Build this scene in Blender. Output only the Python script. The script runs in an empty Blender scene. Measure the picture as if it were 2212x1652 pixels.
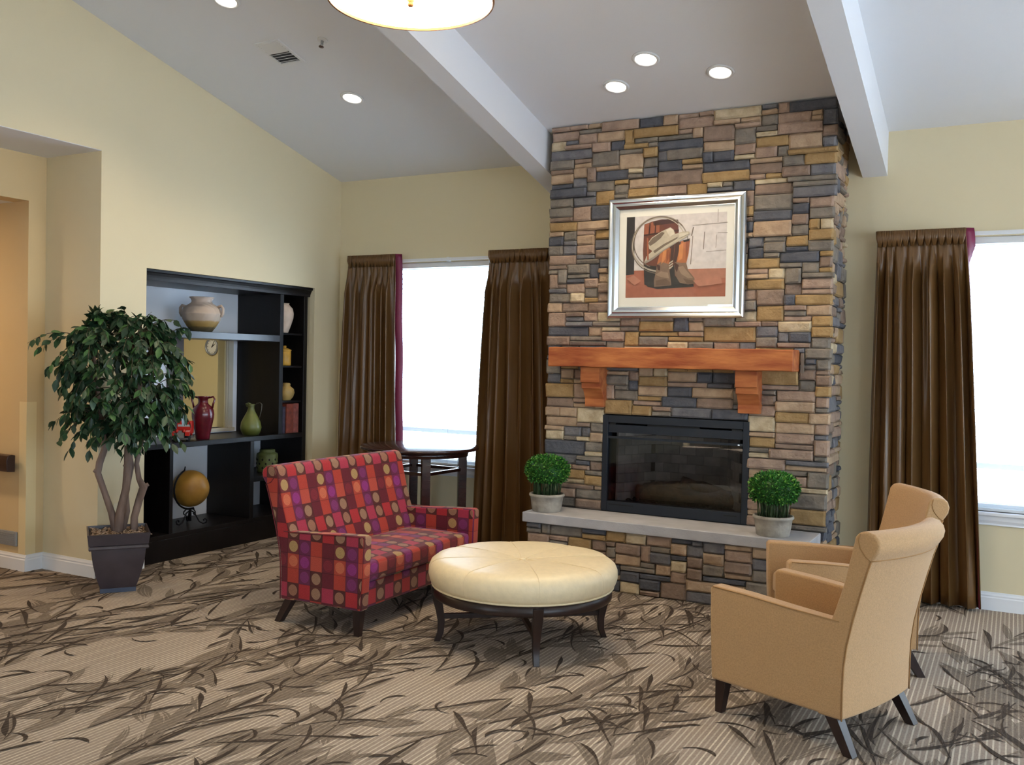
import bpy, bmesh, math, random
from mathutils import Vector, Matrix
random.seed(7)
S = bpy.context.scene
COL = S.collection
PI = math.pi

# ---------------------------------------------------------------- camera, sky, exposure
cam = bpy.data.objects.new('camera', bpy.data.cameras.new('camera'))
COL.objects.link(cam)
RC = ((0.879250414, 0.029283666, -0.475458911), (0.475880948, -0.009251965, 0.879461042), (0.021354914, -0.999528323, -0.022070333))
M4 = Matrix(((RC[0][0], -RC[0][1], -RC[0][2], 5.51484354), (RC[1][0], -RC[1][1], -RC[1][2], -6.81339273),
             (RC[2][0], -RC[2][1], -RC[2][2], 1.55), (0, 0, 0, 1)))
cam.matrix_world = M4
cam.data.sensor_fit = 'HORIZONTAL'
cam.data.sensor_width = 36
cam.data.lens = 2009.7133 / 2212 * 36
cam.data.clip_start = 0.05
S.camera = cam
S.view_settings.view_transform = 'Standard'
S.view_settings.look = 'None'
S.view_settings.gamma = 1
S.view_settings.use_curve_mapping = False
S.view_settings.exposure = 0.07
S.cycles.max_bounces = 10
S.cycles.diffuse_bounces = 6
S.cycles.transparent_max_bounces = 16
S.cycles.sample_clamp_indirect = 6
S.cycles.caustics_reflective = False
S.cycles.caustics_refractive = False

SKY = 12.0
world = bpy.data.worlds.new('sky')
S.world = world
world.use_nodes = True
bg = world.node_tree.nodes['Background']
bg.inputs[0].default_value = (0.63, 0.81, 1.0, 1)
bg.inputs[1].default_value = SKY
PENDANT = 20.0
CAN_W = 38.0
WARM = (1.0, 0.80, 0.54)

sun = bpy.data.objects.new('sun', bpy.data.lights.new('sun', 'SUN'))
sun.data.energy = 42; sun.data.color = (1, .95, .88); sun.data.angle = .01
sun.rotation_euler = (math.radians(22), 0, math.radians(35))
COL.objects.link(sun)

def portal(loc, rot, sx, sy):
    l = bpy.data.lights.new('window_daylight_portal', 'AREA')
    l.shape = 'RECTANGLE'; l.size = sx; l.size_y = sy
    l.cycles.is_portal = True
    o = bpy.data.objects.new('window_daylight_portal', l)
    o.location = loc; o.rotation_euler = rot
    COL.objects.link(o)

# ---------------------------------------------------------------- helpers
def lin(r, g, b):
    f = lambda c: (c / 255 / 12.92) if c / 255 <= 0.04045 else ((c / 255 + 0.055) / 1.055) ** 2.4
    return (f(r), f(g), f(b), 1)

MATS = {}
def mat(name, rgb, rough=0.6, metal=0.0, noise=0.0, nscale=20, bump=0.0, bscale=60, spec=0.4, rgb2=None, stretch=None, coat=0.0, sheen=0.0):
    if name in MATS: return MATS[name]
    m = bpy.data.materials.new(name); m.use_nodes = True
    nt = m.node_tree; b = nt.nodes['Principled BSDF']
    b.inputs['Roughness'].default_value = rough
    b.inputs['Metallic'].default_value = metal
    b.inputs['Specular IOR Level'].default_value = spec
    b.inputs['Coat Weight'].default_value = coat
    b.inputs['Sheen Weight'].default_value = sheen
    c = lin(*rgb)
    b.inputs['Base Color'].default_value = c
    tc = None
    if noise or bump or rgb2:
        tc = nt.nodes.new('ShaderNodeTexCoord')
        mp = nt.nodes.new('ShaderNodeMapping')
        nt.links.new(tc.outputs['Object'], mp.inputs['Vector'])
        if stretch: mp.inputs['Scale'].default_value = stretch
    if noise or rgb2:
        n = nt.nodes.new('ShaderNodeTexNoise')
        n.inputs['Scale'].default_value = nscale; n.inputs['Detail'].default_value = 5
        nt.links.new(mp.outputs[0], n.inputs['Vector'])
        r = nt.nodes.new('ShaderNodeValToRGB')
        k = noise
        c2 = lin(*rgb2) if rgb2 else tuple(min(1, x * (1 + k)) for x in c[:3]) + (1,)
        c1 = c if rgb2 else tuple(x * (1 - k) for x in c[:3]) + (1,)
        r.color_ramp.elements[0].position = 0.33; r.color_ramp.elements[0].color = c1
        r.color_ramp.elements[1].position = 0.67; r.color_ramp.elements[1].color = c2
        nt.links.new(n.outputs['Fac'], r.inputs['Fac'])
        nt.links.new(r.outputs['Color'], b.inputs['Base Color'])
    if bump:
        n2 = nt.nodes.new('ShaderNodeTexNoise')
        n2.inputs['Scale'].default_value = bscale; n2.inputs['Detail'].default_value = 6
        nt.links.new(mp.outputs[0], n2.inputs['Vector'])
        bp = nt.nodes.new('ShaderNodeBump')
        bp.inputs['Strength'].default_value = bump; bp.inputs['Distance'].default_value = 0.02
        nt.links.new(n2.outputs['Fac'], bp.inputs['Height'])
        nt.links.new(bp.outputs['Normal'], b.inputs['Normal'])
    MATS[name] = m
    return m

def emit(name, rgb, strength):
    if name in MATS: return MATS[name]
    m = bpy.data.materials.new(name); m.use_nodes = True
    nt = m.node_tree
    nt.nodes.remove(nt.nodes['Principled BSDF'])
    e = nt.nodes.new('ShaderNodeEmission')
    e.inputs[0].default_value = (*rgb, 1); e.inputs[1].default_value = strength
    nt.links.new(e.outputs[0], nt.nodes['Material Output'].inputs[0])
    MATS[name] = m
    return m

def glass(name, tint=(1, 1, 1), gloss=0.08, rough=0.0):
    """thin pane: transparent with a fresnel-like mirror coat"""
    if name in MATS: return MATS[name]
    m = bpy.data.materials.new(name); m.use_nodes = True
    nt = m.node_tree
    nt.nodes.remove(nt.nodes['Principled BSDF'])
    t = nt.nodes.new('ShaderNodeBsdfTransparent'); t.inputs[0].default_value = (*tint, 1)
    g = nt.nodes.new('ShaderNodeBsdfGlossy'); g.inputs['Roughness'].default_value = rough
    lw = nt.nodes.new('ShaderNodeLayerWeight'); lw.inputs[0].default_value = 0.5
    pw = nt.nodes.new('ShaderNodeMath'); pw.operation = 'POWER'; pw.inputs[1].default_value = 4.0
    ma = nt.nodes.new('ShaderNodeMath'); ma.operation = 'MULTIPLY_ADD'; ma.inputs[1].default_value = 0.7; ma.inputs[2].default_value = gloss
    nt.links.new(lw.outputs['Facing'], pw.inputs[0]); nt.links.new(pw.outputs[0], ma.inputs[0])
    mx = nt.nodes.new('ShaderNodeMixShader')
    nt.links.new(ma.outputs[0], mx.inputs[0])
    nt.links.new(t.outputs[0], mx.inputs[1]); nt.links.new(g.outputs[0], mx.inputs[2])
    nt.links.new(mx.outputs[0], nt.nodes['Material Output'].inputs[0])
    MATS[name] = m
    return m

class MB:
    def __init__(s): s.v = []; s.f = []; s.m = []; s.sm = []
    def add(s, vs, fs, mi=0, smooth=False):
        o = len(s.v); s.v += [tuple(v) for v in vs]
        for f in fs:
            s.f.append([i + o for i in f]); s.m.append(mi); s.sm.append(smooth)
        return s
    def box(s, x0, x1, y0, y1, z0, z1, mi=0):
        vs = [(x, y, z) for z in (z0, z1) for y in (y0, y1) for x in (x0, x1)]
        return s.add(vs, [(0, 2, 3, 1), (4, 5, 7, 6), (0, 1, 5, 4), (2, 6, 7, 3), (0, 4, 6, 2), (1, 3, 7, 5)], mi)
    def hexa(s, b, t, mi=0):
        """b, t: four corners ccw seen from above"""
        return s.add(list(b) + list(t), [(3, 2, 1, 0), (4, 5, 6, 7), (0, 1, 5, 4), (1, 2, 6, 5), (2, 3, 7, 6), (3, 0, 4, 7)], mi)
    def prism(s, poly, axis, a, b, mi=0, smooth=False):
        """poly: list of 2D points; axis 0/1/2 extrude from a to b"""
        def P(p, t):
            return (t, p[0], p[1]) if axis == 0 else (p[0], t, p[1]) if axis == 1 else (p[0], p[1], t)
        n = len(poly)
        vs = [P(p, a) for p in poly] + [P(p, b) for p in poly]
        fs = [(i, (i + 1) % n, n + (i + 1) % n, n + i) for i in range(n)]
        s.add(vs, fs, mi, smooth)
        o = len(s.v) - 2 * n
        s.f.append([o + i for i in range(n)][::-1]); s.m.append(mi); s.sm.append(False)
        s.f.append([o + n + i for i in range(n)]); s.m.append(mi); s.sm.append(False)
        return s
    def lathe(s, prof, n=32, c=(0, 0, 0), mi=0, smooth=True, cap=True, sx=1, sy=1):
        vs = []
        for r, z in prof:
            for i in range(n):
                a = 2 * PI * i / n
                vs.append((c[0] + r * math.cos(a) * sx, c[1] + r * math.sin(a) * sy, c[2] + z))
        fs = []
        for j in range(len(prof) - 1):
            for i in range(n):
                fs.append((j * n + i, j * n + (i + 1) % n, (j + 1) * n + (i + 1) % n, (j + 1) * n + i))
        s.add(vs, fs, mi, smooth)
        o = len(s.v) - len(vs)
        if cap:
            s.f.append([o + i for i in range(n)][::-1]); s.m.append(mi); s.sm.append(False)
            k = o + (len(prof) - 1) * n
            s.f.append([k + i for i in range(n)]); s.m.append(mi); s.sm.append(False)
        return s
    def tube(s, pts, rad, n=8, mi=0, cap=True):
        pts = [Vector(p) for p in pts]
        rs = rad if isinstance(rad, (list, tuple)) else [rad] * len(pts)
        up = Vector((0, 0, 1)); vs = []
        prev = None
        for i, p in enumerate(pts):
            t = (pts[min(i + 1, len(pts) - 1)] - pts[max(i - 1, 0)])
            t = t.normalized() if t.length > 1e-9 else Vector((0, 0, 1))
            if prev is None:
                a = t.cross(up)
                if a.length < 0.05: a = t.cross(Vector((1, 0, 0)))
            else:
                a = prev - t * prev.dot(t)
                if a.length < 1e-5: a = t.cross(up)
            a.normalize(); prev = a; b = t.cross(a)
            for k in range(n):
                w = 2 * PI * k / n
                vs.append(p + (a * math.cos(w) + b * math.sin(w)) * rs[i])
        fs = []
        for j in range(len(pts) - 1):
            for k in range(n):
                fs.append((j * n + k, j * n + (k + 1) % n, (j + 1) * n + (k + 1) % n, (j + 1) * n + k))
        s.add(vs, fs, mi, True)
        if cap:
            o = len(s.v) - len(vs)
            s.f.append([o + i for i in range(n)][::-1]); s.m.append(mi); s.sm.append(False)
            k = o + (len(pts) - 1) * n
            s.f.append([k + i for i in range(n)]); s.m.append(mi); s.sm.append(False)
        return s
    def mesh(s, name, mats):
        me = bpy.data.meshes.new(name)
        me.from_pydata(s.v, [], s.f)
        for m in (mats if isinstance(mats, (list, tuple)) else [mats]): me.materials.append(m)
        me.polygons.foreach_set('material_index', s.m)
        me.polygons.foreach_set('use_smooth', s.sm)
        me.update()
        return me
    def build(s, name, mats, parent=None, fixn=True):
        me = s.mesh(name, mats)
        if fixn:
            bm = bmesh.new(); bm.from_mesh(me)
            bmesh.ops.recalc_face_normals(bm, faces=bm.faces)
            bm.to_mesh(me); bm.free()
        return link(name, me, parent)

def link(name, me, parent=None):
    o = bpy.data.objects.new(name, me)
    COL.objects.link(o)
    if parent is not None: o.parent = parent
    return o

def tag(o, label=None, cat=None, group=None, kind=None):
    if label: o['label'] = label
    if cat: o['category'] = cat
    if group: o['group'] = group
    if kind: o['kind'] = kind
    return o

def thing(name, label, cat, loc=(0, 0, 0), rz=0, group=None):
    o = bpy.data.objects.new(name, None)
    COL.objects.link(o)
    o.location = loc; o.rotation_euler = (0, 0, rz)
    o.empty_display_size = 0.05
    return tag(o, label, cat, group)

def struct(name, mb, m):
    return tag(mb.build(name, m), kind='structure')

def bevel(o, w, seg=2, ang=35):
    md = o.modifiers.new('bevel', 'BEVEL')
    md.width = w; md.segments = seg; md.limit_method = 'ANGLE'; md.angle_limit = math.radians(ang)
    md.harden_normals = True
    for p in o.data.polygons: p.use_smooth = True
    return o

def boxuv(o, c=1.0, off=(0, 0)):
    """box-projected uv in metres / c, from local coordinates"""
    me = o.data
    uv = me.uv_layers.new(name='uv')
    for p in me.polygons:
        n = p.normal
        a = max(range(3), key=lambda i: abs(n[i]) * (1.0 if i != 2 else 0.9))
        for li in p.loop_indices:
            v = me.vertices[me.loops[li].vertex_index].co
            if a == 0: q = (v.y, v.z)
            elif a == 1: q = (v.x, v.z)
            else: q = (v.y, -v.x)
            uv.data[li].uv = (q[0] / c + off[0], q[1] / c + off[1])

# ---------------------------------------------------------------- materials
M_wall = mat('wall_paint', (212, 200, 168), 0.85, bump=0.03, bscale=220, spec=0.2)
M_wallhall = mat('hall_paint', (208, 184, 142), 0.85, bump=0.03, bscale=220, spec=0.2)
M_niche = mat('niche_paint', (232, 234, 240), 0.85, spec=0.2)
M_ceil = mat('ceiling_paint', (226, 228, 232), 0.9, bump=0.05, bscale=160, spec=0.15)
M_white = mat('white_trim', (226, 228, 232), 0.45)
M_espresso = mat('espresso_wood', (17, 13, 13), 0.40, noise=0.25, nscale=30, stretch=(1, 1, 0.15), spec=0.3)
M_leg = mat('dark_leg_wood', (42, 28, 24), 0.35, noise=0.25, nscale=25, stretch=(1, 1, 0.2))
M_metalwhite = mat('white_metal', (222, 224, 226), 0.4)
M_grey = mat('grille_grey', (150, 155, 160), 0.45, metal=0.2)
M_dark = mat('dark_gap', (18, 18, 20), 0.8)
M_black = mat('black_metal', (30, 34, 42), 0.42, metal=0.3)
M_iron = mat('wrought_iron', (22, 22, 28), 0.5, metal=0.6)
M_mahog = mat('mahogany', (48, 24, 20), 0.22, noise=0.3, nscale=18, stretch=(1, 0.2, 1), coat=0.3)

def carpet_mats():
    def base(name, cols, lo, hi):
        m = bpy.data.materials.new(name); m.use_nodes = True
        nt = m.node_tree; b = nt.nodes['Principled BSDF']
        b.inputs['Roughness'].default_value = 0.95
        b.inputs['Specular IOR Level'].default_value = 0.1
        tc = nt.nodes.new('ShaderNodeTexCoord')
        sx = nt.nodes.new('ShaderNodeSeparateXYZ'); nt.links.new(tc.outputs['Object'], sx.inputs[0])
        def mt(op, a, v=None, w=None):
            n = nt.nodes.new('ShaderNodeMath'); n.operation = op
            nt.links.new(a, n.inputs[0])
            if v is not None:
                if isinstance(v, (int, float)): n.inputs[1].default_value = v
                else: nt.links.new(v, n.inputs[1])
            return n.outputs[0]
        fr = mt('FRACT', mt('MULTIPLY', sx.outputs[0], 1 / 0.0235))
        ln = mt('LESS_THAN', fr, 0.30)
        # stripe to stripe variation
        fl = mt('FLOOR', mt('MULTIPLY', sx.outputs[0], 1 / 0.0235))
        wn = nt.nodes.new('ShaderNodeTexWhiteNoise'); wn.noise_dimensions = '1D'
        nt.links.new(fl, wn.inputs['W'])
        ns = nt.nodes.new('ShaderNodeTexNoise'); ns.inputs['Scale'].default_value = 1.0; ns.inputs['Detail'].default_value = 4
        mp = nt.nodes.new('ShaderNodeMapping'); mp.inputs['Scale'].default_value = (160, 45, 1)
        nt.links.new(tc.outputs['Object'], mp.inputs[0]); nt.links.new(mp.outputs[0], ns.inputs['Vector'])
        f = mt('MULTIPLY', ln, mt('ADD', mt('MULTIPLY', wn.outputs[0], 0.6), 0.4))
        mx = nt.nodes.new('ShaderNodeMixRGB')
        nt.links.new(f, mx.inputs[0])
        mx.inputs[1].default_value = lin(*cols[0]); mx.inputs[2].default_value = lin(*cols[1])
        mu = nt.nodes.new('ShaderNodeMixRGB'); mu.blend_type = 'MULTIPLY'; mu.inputs[0].default_value = 1
        rp = nt.nodes.new('ShaderNodeValToRGB')
        rp.color_ramp.elements[0].position = 0.3; rp.color_ramp.elements[0].color = (lo, lo, lo, 1)
        rp.color_ramp.elements[1].position = 0.7; rp.color_ramp.elements[1].color = (hi, hi, hi, 1)
        nt.links.new(ns.outputs['Fac'], rp.inputs[0])
        nt.links.new(mx.outputs[0], mu.inputs[1]); nt.links.new(rp.outputs[0], mu.inputs[2])
        nt.links.new(mu.outputs[0], b.inputs['Base Color'])
        bp = nt.nodes.new('ShaderNodeBump'); bp.inputs['Strength'].default_value = 0.25; bp.inputs['Distance'].default_value = 0.004
        nt.links.new(ns.outputs['Fac'], bp.inputs['Height']); nt.links.new(bp.outputs[0], b.inputs['Normal'])
        return m
    return [base('carpet_ground', ((146, 132, 120), (200, 187, 168)), 0.84, 1.12),
            base('carpet_leaf', ((114, 102, 91), (146, 134, 119)), 0.78, 1.18),
            base('carpet_scroll', ((66, 57, 50), (84, 73, 64)), 0.75, 1.2)]

# ---------------------------------------------------------------- room shell
SL = 0.2463                      # ceiling slope
CZ = lambda y: 3.172 - SL * y    # ceiling height over y (rises away from the window wall)
XR, YR, YRIDGE = 10.0, -12.0, -6.2

def carpet():
    mb = MB()
    mb.add([(-5, YR, 0), (XR, YR, 0), (XR, 0.2, 0), (-5, 0.2, 0)], [(0, 1, 2, 3)], 0)
    rng = random.Random(11)
    def stroke(pts, wid, mi, z):
        # pts: centre line, wid(t): half width
        n = len(pts); vs = []
        for i, p in enumerate(pts):
            a = pts[max(i - 1, 0)]; b = pts[min(i + 1, n - 1)]
            dx, dy = b[0] - a[0], b[1] - a[1]; L = math.hypot(dx, dy) or 1
            w = wid(i / (n - 1)); 
            vs.append((p[0] - dy / L * w, p[1] + dx / L * w, z)); vs.append((p[0] + dy / L * w, p[1] - dx / L * w, z))
        mb.add(vs, [(2 * i + 1, 2 * i + 3, 2 * i + 2, 2 * i) for i in range(n - 1)], mi)
    def curl(x, y, ang, L, k0, k1, n=14):
        pts = [(x, y)]; a = ang
        for i in range(n):
            t = i / n
            a += (k0 * (1 - t) + k1 * t) * L / n
            pts.append((pts[-1][0] + math.cos(a) * L / n, pts[-1][1] + math.sin(a) * L / n))
        return pts, a
    leafw = lambda W, p=0.9: (lambda t: W * math.sin(PI * min(1, t ** p)) ** 0.85 + 0.0008)
    tadpole = lambda W: (lambda t: W * (0.22 + 0.78 * max(0, math.sin(PI * t ** 2.2))) * (1 - t ** 9) + 0.0008)
    zc = [0.0006]
    def Z():
        zc[0] = 0.0006 + (zc[0] - 0.0006 + 0.0000021) % 0.0011
        return zc[0]
    gx, gy = 0.225, 0.225
    def along(pts, off, t0, t1):
        n = len(pts); out = []
        for i in range(int(t0 * (n - 1)), int(t1 * (n - 1)) + 1):
            a = pts[max(i - 1, 0)]; b = pts[min(i + 1, n - 1)]
            dx, dy = b[0] - a[0], b[1] - a[1]; L = math.hypot(dx, dy) or 1
            o_ = off * math.sin(PI * min(1, max(0, i / (n - 1))) ** .9)
            out.append((pts[i][0] - dy / L * o_, pts[i][1] + dx / L * o_))
        return out
    def brushed(pts, W, dark):
        nb = rng.randint(4, 6)
        for q in range(nb):
            off = W * (2 * q / (nb - 1) - 1)
            sub = along(pts, off, rng.uniform(0, .16), rng.uniform(.74, 1))
            if len(sub) > 4: stroke(sub, leafw(W / nb * rng.uniform(.95, 1.5)), 1, Z())
        if dark:
            sub = along(pts, W * rng.choice((-1, 1)) * 1.05, rng.uniform(0, .3), rng.uniform(.75, 1))
            if len(sub) > 4: stroke(sub, tadpole(rng.uniform(.006, .012)), 2, 0.0012 + Z())
    x = -1.4
    row = 0
    while x < 7.4:
        y = -6.9 + (row % 2) * .28
        while y < 0.2:
            cx, cy = x + rng.uniform(-.12, .12), y + rng.uniform(-.2, .2)
            sgn = 1 if rng.random() < .72 else -1
            main = sgn * PI / 2 + rng.uniform(-.4, .4)
            k = rng.choice((-1, 1)) * rng.uniform(.6, 1.9); L = rng.uniform(.8, 1.25)
            stem, _ = curl(cx, cy, main, L, k, -k * 1.2, 30)
            stroke(stem, leafw(rng.uniform(.006, .011)), 1, Z())
            stroke(along(stem, .016, .05, .9), leafw(rng.uniform(.004, .008)), rng.choice((1, 1, 2)), Z())
            side = rng.choice((-1, 1)); i = 2
            while i < 30:
                p = stem[i]; q = stem[min(i + 1, 30)]
                a = math.atan2(q[1] - p[1], q[0] - p[0]) + side * rng.uniform(.15, .7)
                Lf = rng.uniform(.22, .46); kk = side * rng.uniform(1.0, 5.0)
                pts, _ = curl(p[0], p[1], a, Lf, -kk * .5, kk * rng.uniform(.6, 1.5), 18)
                r = rng.random()
                if r < .56: brushed(pts, rng.uniform(.018, .046), rng.random() < .5)
                elif r < .86:
                    stroke(pts, tadpole(rng.uniform(.007, .015)), 2, 0.0012 + Z())
                    if rng.random() < .6: stroke(along(pts, side * .022, .0, .9), leafw(rng.uniform(.006, .013)), 1, Z())
                else:
                    for d_ in (-.016, 0, .016): stroke(along(pts, d_, rng.uniform(0, .2), rng.uniform(.8, 1)), leafw(rng.uniform(.004, .008)), 1, Z())
                if rng.random() < .30:
                    e = pts[-1]; pts2, _ = curl(e[0] + rng.uniform(-.03, .03), e[1] + rng.uniform(-.03, .03), a + rng.uniform(-1, 1), rng.uniform(.10, .2), side * rng.uniform(5, 12), side * rng.uniform(8, 16), 12)
                    stroke(pts2, tadpole(rng.uniform(.006, .012)), 2, 0.0012 + Z())
                side = -side; i += rng.randint(3, 5)
            y += .56
        x += .27; row += 1
    o = mb.build('floor', carpet_mats(), fixn=False)
    tag(o, kind='structure')
carpet()

# left wall (x = 0), with the bookcase niche and the hall opening
NY0, NY1, NZ = -2.172, -0.347, 2.170
OY0, OY1, OZ = -5.6, -2.557, 2.932
WT = 0.583
def zpoly(y0, y1, z0):
    ys = [y0] + ([YRIDGE] if y0 < YRIDGE < y1 else []) + [y1]
    cz = lambda y: CZ(y) if y > YRIDGE else CZ(YRIDGE) - (YRIDGE - y) * SL
    return [(y0, z0)] + [(y1, z0)] + [(y, cz(y)) for y in ys[::-1]]
w = MB()
w.prism(zpoly(NY1, 0.15, 0), 0, -WT, 0)
w.prism(zpoly(NY0, NY1, NZ), 0, -WT, 0)
w.prism(zpoly(OY1, NY0, 0), 0, -WT, 0)
w.prism(zpoly(OY0, OY1, OZ), 0, -WT, 0)
w.prism(zpoly(YR, OY0, 0), 0, -WT, 0)
struct('wall_left', w, M_wall)
# back of the niche with an office window
OW = (-1.342, -0.862, 0.925, 1.74)
w = MB()
XB0, XB1 = -0.625, -0.548
w.box(XB0, XB1, NY0, OW[0], 0, NZ); w.box(XB0, XB1, OW[1], NY1, 0, NZ)
w.box(XB0, XB1, OW[0], OW[1], 0, OW[2]); w.box(XB0, XB1, OW[0], OW[1], OW[3], NZ)
struct('wall_niche', w, M_niche)
# hall beyond the opening
HX, HY = -0.583, -2.69
w = MB()
w.box(-0.75, HX, HY, OY1 - 0.0, 0, 2.932)                     # return wall pier facing the room
w.box(-5.0, -0.75, HY, HY + 0.14, 0, 2.932)
w.box(-0.75, HX, -5.6, HY, 2.604, 2.932)                      # header over the hall
w.box(-0.75, HX, -5.6, -4.6, 0, 2.604)
struct('wall_hall', w, M_wallhall)
w = MB(); w.box(-5.0, 0.0, OY0, HY, 2.604, 2.60 + 0.05) ; w.v = [(min(x, -0.75), y, z) for x, y, z in w.v]
struct('ceiling_hall', w, M_ceil)
w = MB(); w.box(-0.75, -0.0005, OY0, OY1 - 0.0005, 2.928, 2.9315)
struct('ceiling_soffit', w, M_ceil)
w = MB(); w.box(-5.1, -5.0, -6, -2.5, 0, 2.7); w.box(-5, -.75, -4.7, -4.6, 0, 2.65)
struct('wall_hall_end', w, M_wallhall)

# window wall (y = 0)
W1 = (0.48, 1.92, 0.640, 2.405); W2 = (4.92, 6.55, 0.640, 2.435)
w = MB()
def wallx(mb, x0, x1, y0, y1, ops, ztop):
    x = x0
    for (a, b, c, d) in ops:
        mb.box(x, a, y0, y1, 0, ztop); mb.box(a, b, y0, y1, 0, c); mb.box(a, b, y0, y1, d, ztop); x = b
    mb.box(x, x1, y0, y1, 0, ztop)
wallx(w, -0.6, XR + .15, 0, 0.15, [W1, W2, (7.6, 9.2, .64, 2.435)], 3.172)
struct('wall_back', w, M_wall)
w = MB()
RW = [(0.2, .9, .7, 2.45), (1.1, 1.8, .7, 2.45)]
wallx(w, -0.6, XR + .15, YR - .15, YR, RW, CZ(YRIDGE) - (YRIDGE - YR) * SL)
struct('wall_rear', w, M_wall)
w = MB()
SW = [(-11, -9.2, .64, 2.435), (-8.2, -6.4, .64, 2.435), (-5.4, -3.6, .64, 2.435), (-2.8, -1.0, .64, 2.435)]
y = YR
for (a, b, c, d) in SW:
    w.prism(zpoly(y, a, 0), 0, XR, XR + .15); w.box(XR, XR + .15, a, b, 0, c); w.prism(zpoly(a, b, d), 0, XR, XR + .15); y = b
w.prism(zpoly(y, 0, 0), 0, XR, XR + .15)
struct('wall_right', w, M_wall)
w = MB()
zr = CZ(YRIDGE); ze = zr - (YRIDGE - YR) * SL
prof = [(0.15, CZ(0.15)), (YRIDGE, zr), (YR - .15, ze - .15 * SL), (YR - .15, ze + .25), (YRIDGE, zr + .3), (0.15, CZ(.15) + .3)]
w.prism(prof, 0, -0.6, XR + .15)
struct('ceiling', w, M_ceil)
# ceiling beams running down the slope
def beam(name, x0, x1, dep=0.30):
    w = MB()
    p = [(0, CZ(0) - dep), (0, CZ(0)), (YRIDGE, zr), (YRIDGE, zr - dep)]
    w.prism(p, 0, x0, x1)
    struct(name, w, M_ceil)
beam('trim_1', 2.205, 2.366)
beam('trim_2', 4.548, 4.708)
beam('trim_3', 7.0, 7.16)

# baseboards
def baseboard(name, p0, p1, nrm):
    """moulded skirting from p0 to p1 (xy), sticking out along nrm"""
    h = 0.118
    prof = [(0, 0), (0.016, 0), (0.016, 0.082), (0.011, 0.088), (0.013, 0.098), (0.007, 0.108), (0.004, h), (0, h)]
    d = Vector((p1[0] - p0[0], p1[1] - p0[1])); mb = MB(); n = len(prof)
    vs = []
    for p in (p0, p1):
        for o, z in prof: vs.append((p[0] + nrm[0] * o, p[1] + nrm[1] * o, z))
    mb.add(vs, [(i, (i + 1) % n, n + (i + 1) % n, n + i) for i in range(n)] + [tuple(range(n)), tuple(range(n, 2 * n))])
    struct(name, mb, M_white)
baseboard('baseboard_left', (0, -2.556), (0, NY0), (1, 0))
baseboard('baseboard_corner', (0, NY1), (0, -0.001), (1, 0))
baseboard('baseboard_jamb', (-0.582, OY1), (0.0, OY1), (0, -1))
baseboard('baseboard_hall_pier', (HX, HY), (HX, OY1), (1, 0))
baseboard('baseboard_hall', (-4.9, HY), (HX + .016, HY), (0, -1))
baseboard('baseboard_back_left', (0.0, 0), (2.40, 0), (0, -1))
baseboard('baseboard_back_right', (4.47, 0), (XR, 0), (0, -1))

# windows with sash, sill, apron, glass
M_pane = glass('window_glass', (0.97, 0.99, 1.0), 0.03)
def window(name, a, b, c, d):
    root = bpy.data.objects.new(name, None); COL.objects.link(root); tag(root, kind='structure')
    f = MB()
    y0, y1 = 0.085, 0.14
    t = 0.05
    f.box(a, a + t, y0, y1, c, d); f.box(b - t, b, y0, y1, c, d); f.box(a + t, b - t, y0, y1, c, c + t); f.box(a + t, b - t, y0, y1, d - t, d)
    f.build('window_frame', M_white, root)
    zm = 0.93
    r = MB(); r.box(a + t, b - t, y0 + .01, y1 - .005, zm - .02, zm + .02)
    r.build('sash_rail', M_white, root)
    g = MB(); g.box(a + t, b - t, 0.112, 0.116, c + t, zm - .02); g.build('window_pane', M_pane, root)
    g = MB(); g.box(a + t, b - t, 0.112, 0.116, zm + .02, d - t); g.build('window_pane', M_pane, root)
    s = MB(); s.box(a - .05, b + .05, -.045, 0.085, c - .022, c)
    bevel(s.build('window_sill', M_white, root), .006)
    p = MB(); p.prism([(0, c - .022), (-.02, c - .022), (-.018, c - .055), (-.008, c - .075), (-.014, c - .085), (0, c - .088)], 0, a - .03, b + .03)
    p.build('window_apron', M_white, root)
window('window_1', *W1)
window('window_2', *W2)
for i, (a, b, c, d) in enumerate([W1, W2, (7.6, 9.2, .64, 2.435)]):
    portal(((a + b) / 2, 0.16, (c + d) / 2), (-PI / 2, 0, 0), b - a, d - c)
for (a, b, c, d) in RW: portal(((a + b) / 2, YR - .16, (c + d) / 2), (PI / 2, 0, 0), b - a, d - c)
for (a, b, c, d) in SW: portal((XR + .16, (a + b) / 2, (c + d) / 2), (0, PI / 2, 0), d - c, b - a)

# outdoors
w = MB(); w.add([(-30, -40, -.25), (40, -40, -.25), (40, 40, -.25), (-30, 40, -.25)], [(0, 1, 2, 3)])
struct('floor_outside', w, mat('pale_concrete', (178, 184, 194), .9, noise=.12, nscale=3))

# office behind the niche window
w = MB()
w.box(-3.6, -3.5, -2.4, 1.3, 0, 2.6); w.box(-3.5, -.7, 1.2, 1.3, 0, 2.6); w.box(-3.5, -.75, -2.45, -2.35, 0, 2.6)
w.box(-.70, -.60, .16, 1.2, 0, 2.6)
struct('wall_office', w, mat('office_paint', (198, 182, 136), .85))
w = MB(); w.box(-3.5, -.705, -2.35, 1.2, 2.5, 2.6); struct('ceiling_office', w, M_ceil)
l = bpy.data.lights.new('office_added_light', 'AREA'); l.shape = 'RECTANGLE'; l.size = 1.2; l.size_y = .6; l.energy = 26; l.color = (1, .93, .8)  # unseen area light added to brighten the office
lo = bpy.data.objects.new('office_added_light', l); lo.location = (-2.2, -.4, 2.48); COL.objects.link(lo)
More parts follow.
